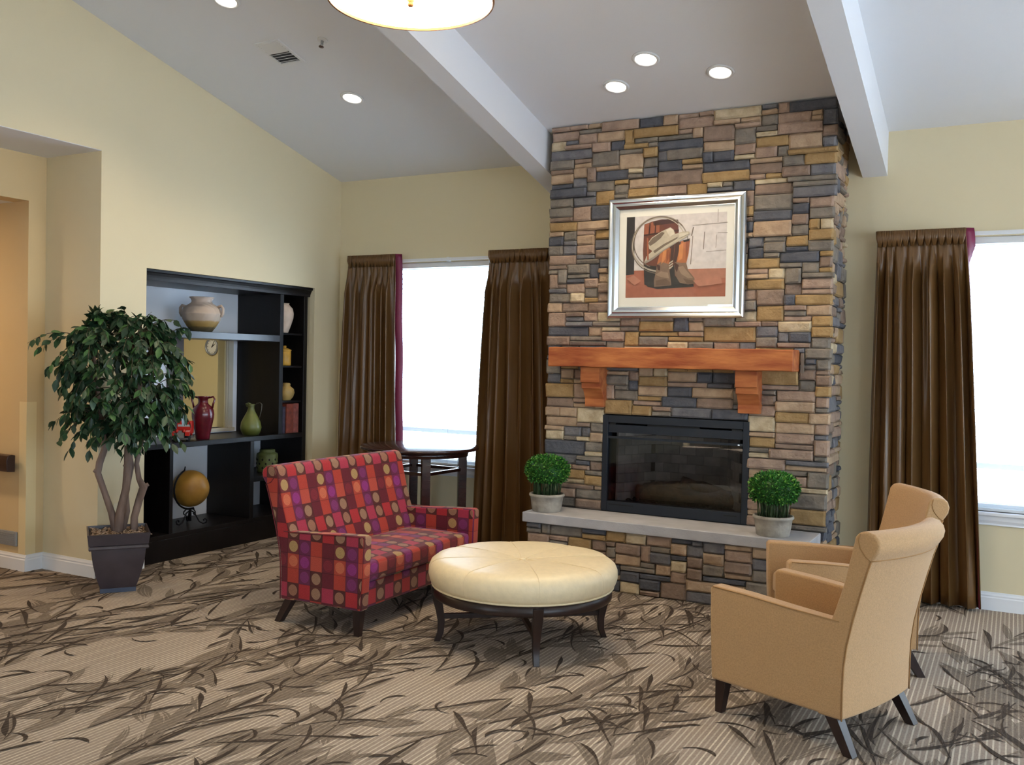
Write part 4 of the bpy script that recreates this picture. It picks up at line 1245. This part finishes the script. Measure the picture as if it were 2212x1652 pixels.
# ---------------------------------------------------------------- upholstery
def dotted_fabric():
    m = bpy.data.materials.new('dotted_fabric'); m.use_nodes = True; nt = m.node_tree; b = nt.nodes['Principled BSDF']
    b.inputs['Roughness'].default_value = .85; b.inputs['Specular IOR Level'].default_value = .2; b.inputs['Sheen Weight'].default_value = .15
    L = nt.links.new
    uv = nt.nodes.new('ShaderNodeUVMap'); uv.uv_map = 'uv'
    sp = nt.nodes.new('ShaderNodeSeparateXYZ'); L(uv.outputs[0], sp.inputs[0])
    def mt(op, *a):
        n = nt.nodes.new('ShaderNodeMath'); n.operation = op
        for i, q in enumerate(a):
            if isinstance(q, (int, float)): n.inputs[i].default_value = q
            else: L(q, n.inputs[i])
        return n.outputs[0]
    u, v = sp.outputs[0], sp.outputs[1]
    fu, fv = mt('FRACT', u), mt('FRACT', v)
    row = mt('FLOORED_MODULO', mt('FLOOR', v), 8)
    col = mt('FLOORED_MODULO', mt('FLOOR', u), 4)
    fac = mt('DIVIDE', mt('ADD', mt('ADD', mt('MULTIPLY', row, 4), col), .5), 32)
    cells = {'M': ((100, 24, 38), None), 'O': ((172, 58, 44), None), 'P': ((104, 34, 70), (124, 46, 98)), 'T': ((88, 38, 34), (152, 114, 90)),
             'R': ((168, 40, 46), None), 'K': ((166, 48, 72), None), 'G': ((108, 40, 44), (172, 138, 90)), 'V': ((120, 34, 78), (142, 48, 118)),
             'Q': ((172, 66, 48), (198, 104, 74)), 'S': ((178, 72, 56), None), 'N': ((104, 28, 42), (124, 34, 46)), 'Y': ((84, 36, 34), (150, 104, 82))}
    down = ['MOPT', 'RTKY', 'MGPO', 'NQVS', 'MOPT', 'KYRT', 'MGPO', 'NQVS']
    seq = ''.join(down[::-1])
    def ramp(kind):
        outs = []
        for h in range(2):
            r = nt.nodes.new('ShaderNodeValToRGB'); r.color_ramp.interpolation = 'CONSTANT'
            e = r.color_ramp.elements
            for i in range(16):
                ch = seq[h * 16 + i]; bg_, dt = cells[ch]
                c_ = lin(*(dt if (kind and dt) else bg_))
                if i == 0: el = e[0]; el.position = 0
                elif i == 1: el = e[1]; el.position = 1 / 16
                else: el = e.new(i / 16)
                el.color = c_
            f2 = mt('SUBTRACT', mt('MULTIPLY', fac, 2), float(h))
            L(f2, r.inputs[0]); outs.append(r.outputs[0])
        mx = nt.nodes.new('ShaderNodeMixRGB'); L(mt('GREATER_THAN', fac, .5), mx.inputs[0]); L(outs[0], mx.inputs[1]); L(outs[1], mx.inputs[2])
        return mx.outputs[0]
    bgc, dtc = ramp(0), ramp(1)
    du, dv = mt('SUBTRACT', fu, .5), mt('SUBTRACT', fv, .5)
    r = mt('SQRT', mt('ADD', mt('MULTIPLY', du, du), mt('MULTIPLY', dv, dv)))
    tc = nt.nodes.new('ShaderNodeTexCoord'); ns = nt.nodes.new('ShaderNodeTexNoise'); ns.inputs['Scale'].default_value = 260; L(tc.outputs['Object'], ns.inputs['Vector'])
    rj = mt('ADD', r, mt('MULTIPLY', mt('SUBTRACT', ns.outputs['Fac'], .5), .05))
    mask = mt('LESS_THAN', rj, .385)
    mx = nt.nodes.new('ShaderNodeMixRGB'); L(mask, mx.inputs[0]); L(bgc, mx.inputs[1]); L(dtc, mx.inputs[2])
    # thread rings inside the dots
    ringv = mt('MULTIPLY_ADD', mt('SINE', mt('MULTIPLY', rj, 62)), .10, 1.0)
    ringm = mt('ADD', mt('MULTIPLY', mask, mt('SUBTRACT', ringv, 1)), 1)
    ed = mt('MAXIMUM', mt('ABSOLUTE', du), mt('ABSOLUTE', dv))
    edge = mt('MULTIPLY', mt('GREATER_THAN', ed, .47), .35)
    weave = mt('MULTIPLY_ADD', ns.outputs['Fac'], .42, .56)
    tot = mt('MULTIPLY', mt('MULTIPLY', weave, ringm), mt('SUBTRACT', 1, edge))
    ml = nt.nodes.new('ShaderNodeMixRGB'); ml.blend_type = 'MULTIPLY'; ml.inputs[0].default_value = 1
    L(mx.outputs[0], ml.inputs[1]); L(tot, ml.inputs[2]); L(ml.outputs[0], b.inputs['Base Color'])
    bp = nt.nodes.new('ShaderNodeBump'); bp.inputs['Strength'].default_value = .2; bp.inputs['Distance'].default_value = .003
    L(ns.outputs['Fac'], bp.inputs['Height']); L(bp.outputs[0], b.inputs['Normal'])
    return m
M_dots = dotted_fabric()
M_tan = mat('tan_weave', (174, 138, 98), .88, noise=.10, nscale=150, bump=.25, bscale=320, spec=.15, sheen=.2)
M_pipe = mat('tan_piping', (150, 112, 70), .85)

BACK0 = [(0, .14), (0, .26), (-.003, .36), (-.014, .45), (-.036, .55), (-.064, .66), (-.092, .76), (-.106, .80), (-.118, .815), (-.132, .838), (-.137, .864), (-.130, .888), (-.110, .907), (-.080, .915), (-.052, .910), (-.034, .888), (-.020, .82), (.012, .68), (.050, .56), (.092, .46), (.108, .40), (.110, .14)]
def seat(name, label, cat, loc, rz, W, fab, bow, pipe, group=None, uvc=.085, DP=.608, lean=1.0):
    BACK = [(x * lean if x < 0 else x, z) for x, z in BACK0]
    t = thing(name, label, cat, loc, rz, group)
    hw = W / 2; AT = .074
    def fin(o, bv=.014, seg=3):
        boxuv(o, uvc, (.37, .10)); bevel(o, bv, seg, 40); return o
    # backrest: profile lofted across, bowed to the rear
    mb = MB(); n = len(BACK); K = 14; V = []
    for k in range(K + 1):
        y = -hw + W * k / K; q = 1 - (2 * y / W) ** 2
        for x, z in BACK:
            inset = 0
            V.append((x - bow * q * min(1, .35 + z * .75), y, z))
    F = [(k * n + i, k * n + (i + 1) % n, (k + 1) * n + (i + 1) % n, (k + 1) * n + i) for k in range(K) for i in range(n)]
    F += [tuple(range(n - 1, -1, -1)), tuple(K * n + i for i in range(n))]
    mb.add(V, F)
    o = mb.build('backrest', fab, t); fin(o, .012)
    # arms
    for s in (-1, 1):
        ys = sorted((s * hw, s * (hw - AT)))
        prof = [(.03, .145), (DP, .145), (DP + .012, .35), (DP + .018, .552), (DP + .006, .568), (.45, .562), (.25, .548), (.10, .540), (-.01, .535), (.0, .40)]
        mb = MB(); NS = 4
        o = MB().prism(prof, 1, ys[0] - (.001 if s < 0 else 0), ys[1] + (.001 if s > 0 else 0)).build('arm', fab, t); fin(o, .014)
    # seat frame and cushion
    yi = hw - AT
    o = MB().box(.09, DP - .023, -yi - .002, yi + .002, .148, .29).build('seat_rail', fab, t); fin(o, .008)
    mb = MB(); NX, NY_ = 8, 12; V = []
    for a_ in range(NX + 1):
        for b_ in range(NY_ + 1):
            x = .085 + (DP - .008 - .085) * a_ / NX; y = -yi + 2 * yi * b_ / NY_
            cr = .022 * (1 - (2 * a_ / NX - 1) ** 2) * (1 - (2 * b_ / NY_ - 1) ** 4)
            V.append((x, y * .996, .405 + cr))
    m_ = NY_ + 1
    F = [(a_ * m_ + b_, a_ * m_ + b_ + 1, (a_ + 1) * m_ + b_ + 1, (a_ + 1) * m_ + b_) for a_ in range(NX) for b_ in range(NY_)]
    lo_ = len(V)
    V += [(x, y, .292) for x, y, z in V]
    F += [tuple(lo_ + q for q in f[::-1]) for f in F]
    per = [b_ for b_ in range(m_)] + [a_ * m_ + NY_ for a_ in range(1, NX + 1)] + [NX * m_ + b_ for b_ in range(NY_ - 1, -1, -1)] + [a_ * m_ for a_ in range(NX - 1, 0, -1)]
    F += [(per[i], per[(i + 1) % len(per)], lo_ + per[(i + 1) % len(per)], lo_ + per[i]) for i in range(len(per))]
    mb.add(V, F); o = mb.build('seat_cushion', fab, t); fin(o, .022, 3)
    # seams
    for s in (-1, 1):
        pts = []
        for x, z in BACK[:8]:
            pts.append((x - .001, s * (hw - .0015), z))
        MB().tube(pts, .0032, 6).build('piping', pipe, t)
        MB().tube([(.02, s * (hw + .0005), .538), (.25, s * (hw + .0005), .545), (.45, s * (hw + .0005), .557), (DP + .002, s * (hw + .0005), .562)], .0026, 6).build('piping', pipe, t)
        # end cap seam of the rolled top
        pts = [(-.106 * lean, s * (hw + .0005), .80), (-.084, s * (hw + .001), .815), (-.060, s * (hw + .001), .845), (-.050, s * (hw + .001), .878), (-.058, s * (hw + .001), .905)]
        MB().tube(pts, .0022, 6).build('piping', pipe, t)
    pts = []
    for k in range(K + 1):
        y = -hw + W * k / K; q = 1 - (2 * y / W) ** 2
        pts.append((-.107 * lean - bow * q * min(1, .35 + .80 * .75), y, .801))
    MB().tube(pts, .003, 6).build('piping', pipe, t)
    # legs
    for s in (-1, 1):
        yc = s * (hw - .040)
        b_, c_ = .018, .026
        def ring4(x, y, z, h): return [(x - h, y - h, z), (x + h, y - h, z), (x + h, y + h, z), (x - h, y + h, z)]
        o = MB().hexa(ring4(DP - .036, yc + s * .012, 0, .017), ring4(DP - .042, yc, .150, .027)).build('leg', M_leg, t); bevel(o, .002)
        o = MB().hexa(ring4(-.029, yc + s * .012, 0, .021), ring4(.058, yc, .152, .028)).build('leg', M_leg, t); bevel(o, .002)
    return t
# local +x is the seat's front; origin under the middle of the rear edge
M_pd = mat('dark_red_piping', (96, 26, 36), .85)
seat('loveseat', 'red loveseat patterned with squares and dots facing the armchairs', 'loveseat', (1.779, -2.065, 0), 0, 1.255, M_dots, .022, M_pd, DP=.585, lean=1.16)
def chair_at(label, corner, ang, W=.60):
    """corner: floor point under the rear corner on the chair's left-hand side in the photo; ang: direction of backwards"""
    b = Vector((math.cos(ang), math.sin(ang))); r = Vector((-b.y, b.x))
    c_ = Vector(corner) + r * W / 2
    return seat('armchair', label, 'armchair', (c_.x, c_.y, 0), ang + PI, W, M_tan, .05, M_pipe, 'tan armchairs', DP=.628)
chair_at('tan upholstered armchair in front, turned with its back to the viewer', (4.942, -2.925), math.radians(-19.3), .60)
chair_at('tan upholstered armchair farther back beside the curtain, half hidden by the other', (5.12, -1.73), math.radians(24), .60)

# ---------------------------------------------------------------- ottoman
ot = thing('ottoman', 'round cream leather ottoman with dark saber legs in front of the hearth', 'ottoman', (3.122, -2.212, 0), math.radians(-53))
M_cream = mat('cream_leather', (222, 204, 168), .42, noise=.04, nscale=30, bump=.05, bscale=120, spec=.4)
mb = MB(); NA = 96; prof = [(.503, .318), (.518, .340), (.528, .372), (.526, .408), (.514, .436), (.488, .455), (.44, .463), (.32, .466), (.20, .464), (.10, .456), (.03, .447)]
V = []
for r_, z in prof:
    for i in range(NA):
        a_ = 2 * PI * i / NA; ph_ = (i % 12) / 12
        sc = abs(math.sin(PI * ph_)) ** .6
        puff = (.0050 * sc - .0035) * min(1, max(.15, (z - .315) / .06)) if r_ > .25 else (.002 * sc - .0015)
        rr = r_ + (puff if r_ > .45 else 0); zz = z + (puff * 1.1 if r_ <= .50 else puff * .3) * min(1, r_ / .2)
        V.append((rr * math.cos(a_), rr * math.sin(a_), zz))
F = [(j * NA + i, j * NA + (i + 1) % NA, (j + 1) * NA + (i + 1) % NA, (j + 1) * NA + i) for j in range(len(prof) - 1) for i in range(NA)]
F += [tuple(range(NA - 1, -1, -1)), tuple((len(prof) - 1) * NA + i for i in range(NA))]
mb.add(V, F, 0, True); mb.build('cushion', M_cream, ot)
pts = [(.505 * math.cos(2 * PI * i / 64), .505 * math.sin(2 * PI * i / 64), .318) for i in range(65)]
MB().tube(pts, .006, 6, cap=False).build('welt', M_cream, ot)
M_seam = mat('leather_seam', (212, 193, 156), .5)
for k in range(8):
    a_ = 2 * PI * k / 8
    pts = [((r_ - .0012) * math.cos(a_), (r_ - .0012) * math.sin(a_), z + (.0005 if r_ < .5 else 0)) for r_, z in [(q[0] - .0036 * min(1, max(.15, (q[1] - .315) / .06)) * (q[0] > .45), q[1] - .003 * (q[0] <= .5) * min(1, q[0] / .2)) for q in prof]]
    MB().tube(pts, .0022, 5).build('seam', M_seam, ot)
MB().lathe([(.0, .440), (.016, .442), (.018, .450), (.012, .455), (.0, .457)], 16, cap=False).build('button', M_cream, ot)
MB().lathe([(.455, .255), (.497, .255), (.500, .262), (.500, .316), (.455, .316), (.455, .255)], 72, cap=False).build('apron', M_leg, ot)
for k in range(4):
    a_ = PI / 2 * k; ca, sa = math.cos(a_), math.sin(a_)
    mb = MB(); V = []
    lv = [(.484, .302, .028), (.478, .24, .026), (.462, .17, .022), (.452, .11, .019), (.455, .05, .017), (.474, .0, .016)]
    for x, z, h in lv:
        for dx, dy in ((-h, -h), (h, -h), (h, h), (-h, h)): V.append(((x + dx) * ca - dy * sa, (x + dx) * sa + dy * ca, z))
    F = [(4 * j + i, 4 * j + (i + 1) % 4, 4 * j + 4 + (i + 1) % 4, 4 * j + 4 + i) for j in range(5) for i in range(4)] + [(0, 1, 2, 3), (23, 22, 21, 20)]
    mb.add(V, F); bevel(mb.build('leg', M_leg, ot), .003)
for k in range(2):
    a_ = PI / 2 * k; mb = MB(); mb.box(-.445, .445, -.013, .013, .125 + .0 * k, .152)
    ca, sa = math.cos(a_), math.sin(a_); mb.v = [(x * ca - y * sa, x * sa + y * ca, z) for x, y, z in mb.v]
    bevel(mb.build('stretcher', M_leg, ot), .002)

# ---------------------------------------------------------------- round table behind the loveseat
tb = thing('round_table', 'tall round dark mahogany table with four legs under the left window', 'table', (1.31, -.575, 0), math.radians(-48))
MB().lathe([(.0, .834), (.462, .834), (.474, .838), (.480, .846), (.478, .856), (.470, .861), (.0, .862)], 64, cap=False).build('table_top', M_mahog, tb)
MB().lathe([(.375, .790), (.395, .790), (.395, .834), (.375, .834), (.375, .790)], 56, cap=False).build('apron', M_mahog, tb)
for k in range(4):
    a_ = PI / 2 * k; ca, sa = math.cos(a_), math.sin(a_); x0 = .35
    V = []
    for z, h in ((0, .031), (.834, .034)):
        for dx, dy in ((-h, -h), (h, -h), (h, h), (-h, h)): V.append(((x0 + dx) * ca - dy * sa, (x0 + dx) * sa + dy * ca, z))
    mb = MB(); mb.hexa(V[:4], V[4:]); bevel(mb.build('leg', M_mahog, tb), .003)
    p = Vector((x0 * ca, x0 * sa)); q = Vector((-x0 * sa, x0 * ca)); d = (q - p).normalized(); n_ = Vector((-d.y, d.x)) * .011
    p += d * .02; q -= d * .02
    base = [(p.x - n_.x, p.y - n_.y), (q.x - n_.x, q.y - n_.y), (q.x + n_.x, q.y + n_.y), (p.x + n_.x, p.y + n_.y)]
    mb = MB(); mb.hexa([(x, y, .655) for x, y in base], [(x, y, .680) for x, y in base]); mb.build('stretcher', M_mahog, tb)
mb = MB()

# ---------------------------------------------------------------- ceiling fittings
SA = -math.atan(SL)
def on_ceiling(name, label, cat, x, y, group=None):
    t = thing(name, label, cat, (x, y, CZ(y)), 0, group); t.rotation_euler = (SA, 0, 0); return t
M_lens = emit('lamp_lens', (1.0, .90, .76), 14.0)
def can(label, x, y):
    t = on_ceiling('recessed_light', label, 'ceiling light', x, y, 'recessed ceiling lights')
    MB().lathe([(.066, -.004), (.070, -.010), (.084, -.008), (.090, -.001), (.066, -.001), (.066, -.004)], 40, cap=False).build('trim_ring', M_metalwhite, t)
    MB().lathe([(.0, -.0045), (.066, -.0045), (.066, -.001), (.0, -.001)], 36, cap=False).build('lens', M_lens, t)
    l = bpy.data.lights.new('recessed_lamp', 'SPOT'); l.energy = CAN_W; l.color = WARM; l.spot_size = math.radians(125); l.spot_blend = .8; l.shadow_soft_size = .06
    o = bpy.data.objects.new('recessed_lamp', l); COL.objects.link(o); o.parent = t; o.location = (0, 0, -.06)
for lab, x, y in (('round recessed light alone on the left ceiling slope', 1.122, -1.278), ('recessed light above the chimney, highest of the three there', 3.409, -1.237),
                  ('recessed light above the chimney nearest the right beam', 3.816, -.985), ('recessed light above the chimney nearest the left beam', 3.105, -.977),
                  ('recessed light cut off by the top edge of the photo', 1.078, -2.499)):
    can(lab, x, y)
vt = on_ceiling('ceiling_vent', 'white louvred air vent on the left ceiling slope', 'vent', 1.00, -1.925)
mb = MB()
fw, fd, tt = .112, .142, .024
for x0, x1, y0, y1 in ((-fw, -fw + tt, -fd, fd), (fw - tt, fw, -fd, fd), (-fw + tt, fw - tt, -fd, -fd + tt), (-fw + tt, fw - tt, fd - tt, fd)): mb.box(x0, x1, y0, y1, -.012, -.001)
bevel(mb.build('frame', M_metalwhite, vt), .003)
mb = MB(); mb.box(-fw + tt, fw - tt, -fd + tt, fd - tt, -.003, -.001); mb.build('duct', mat('duct_grey', (84, 88, 94), .7), vt)
for k in range(8):
    y = -fd + tt + .012 + k * (2 * (fd - tt) - .02) / 7.4
    tl = .5 if k > 3 else -.5
    mb = MB(); mb.prism([(y - .010, -.005 - .006 * tl * 0), (y + .008, -.016), (y + .009, -.0145), (y - .009, -.0035)] if k <= 3 else [(y + .010, -.005), (y - .008, -.016), (y - .009, -.0145), (y + .009, -.0035)], 0, -fw + tt, fw - tt)
    mb.build('louvre', M_metalwhite, vt)
spk = on_ceiling('fire_sprinkler', 'small sprinkler head on the ceiling beside the air vent', 'sprinkler', 1.413, -1.967)
MB().lathe([(.0, -.001), (.036, -.001), (.034, -.006), (.014, -.010), (.0, -.010)], 28, cap=False).build('escutcheon', M_metalwhite, spk)
MB().lathe([(.010, -.010), (.010, -.024), (.006, -.028), (.006, -.034)], 14).build('nozzle', M_grey, spk)
for s in (-1, 1): MB().tube([(s * .008, 0, -.026), (s * .013, 0, -.038), (s * .004, 0, -.050)], .0022, 6).build('frame_arm', M_grey, spk)
MB().lathe([(.0, -.050), (.017, -.050), (.017, -.0525), (.0, -.0525)], 20, cap=False).build('deflector', mat('sprinkler_bronze', (90, 66, 60), .4, metal=.5), spk)

# pendant drum
pd = thing('pendant_lamp', 'large glowing drum pendant hanging from the top of the view', 'pendant lamp', (3.075, -3.335, 3.165))
PR = .378
MB().lathe([(0, .0), (.10, -.001), (.25, .001), (PR - .012, .006), (PR - .012, .010), (0, .006)], 64, cap=False).build('diffuser', emit('pendant_diffuser', (1.0, .82, .56), PENDANT), pd)
MB().lathe([(PR - .010, -.004), (PR - .003, -.006), (PR, .004), (PR - .004, .012), (PR - .010, .010), (PR - .010, -.004)], 64, cap=False).build('rim', mat('bronze_rim', (150, 98, 52), .4, metal=.6), pd)
m = bpy.data.materials.new('pendant_fabric'); m.use_nodes = True
b_ = m.node_tree.nodes['Principled BSDF']; b_.inputs['Base Color'].default_value = lin(236, 222, 196); b_.inputs['Roughness'].default_value = .9
b_.inputs['Emission Color'].default_value = (1, .80, .54, 1); b_.inputs['Emission Strength'].default_value = 2.2
MB().lathe([(PR - .001, .012), (PR - .001, .26), (PR - .004, .26), (PR - .004, .012), (PR - .001, .012)], 64, cap=False).build('shade', m, pd)
MB().lathe([(.0, -.030), (.010, -.028), (.014, -.018), (.010, -.008), (.018, -.003), (.0, -.002)], 20, cap=False).build('finial', MATS['bronze_rim'], pd)
MB().tube([(0, 0, .01), (0, 0, CZ(-3.335) - 3.165 - .03)], .008, 10).build('stem', MATS['bronze_rim'], pd)
for k in range(3):
    a_ = 2 * PI * k / 3
    MB().tube([(0, 0, .25), ((PR - .006) * math.cos(a_), (PR - .006) * math.sin(a_), .25)], .004, 6).build('spider_arm', MATS['bronze_rim'], pd)
mb = MB().lathe([(.0, 0), (.07, 0), (.07, -.012), (.05, -.028), (.0, -.03)], 28, cap=False)
mb.v = [(x, y, z + CZ(-3.335 + y) - 3.165 - .001) for x, y, z in mb.v]; mb.build('canopy', MATS['bronze_rim'], pd)

# ---------------------------------------------------------------- wall fittings
ou = thing('wall_outlet', 'cream electrical outlet on the wall behind the ficus pot', 'outlet', (0.0, -2.392, .446))
M_plate = mat('outlet_cream', (214, 206, 180), .5)
o = MB().box(.0005, .006, -.036, .036, -.058, .058).build('plate', M_plate, ou); bevel(o, .003)
for s in (-1, 1):
    MB().box(.006, .0075, -.014, .014, s * .026 - .014, s * .026 + .014).build('socket', mat('socket_cream', (196, 186, 158), .5), ou)
    for q in (-.005, .005): MB().box(.0075, .008, q - .001, q + .001, s * .026 - .004, s * .026 + .006).build('slot', M_dark, ou)
hr = thing('handrail', 'dark brown wall handrail ending in the hall opening', 'handrail', (-.66, HY, .76))
mb = MB(); mb.prism([(-.002 - .03, -.060), (-.085, -.055), (-.095, -.03), (-.095, .03), (-.085, .058), (-.055, .064), (-.03, .058)], 0, -3.5, 0)
bevel(mb.build('rail', mat('handrail_brown', (52, 34, 30), .35), hr), .004)
for x in (-.25, -1.5, -2.8): MB().box(x - .03, x + .03, -.036, -.0005, -.03, .03).build('bracket', M_black, hr)
cg = thing('corner_guard', 'cream plastic corner guard on the hall wall edge', 'corner guard', (HX, HY, .118))
M_cg = mat('guard_cream', (222, 204, 160), .5)
MB().box(-.075, .004, -.004, -.0005, 0, 1.078).build('guard_wing', M_cg, cg)
MB().box(.0005, .004, -.0005, .072, 0, 1.078).build('guard_wing', M_cg, cg)
vg = thing('low_wall_vent', 'grey vent cover low on the hall wall', 'vent', (-1.0, HY, .168))
o = MB().box(-.33, .33, -.014, -.0005, 0, .104).build('cover', M_grey, vg); bevel(o, .004)
for k in range(6): MB().box(-.31, .31, -.017, -.013, .014 + k * .014, .021 + k * .014).build('louvre', M_grey, vg)
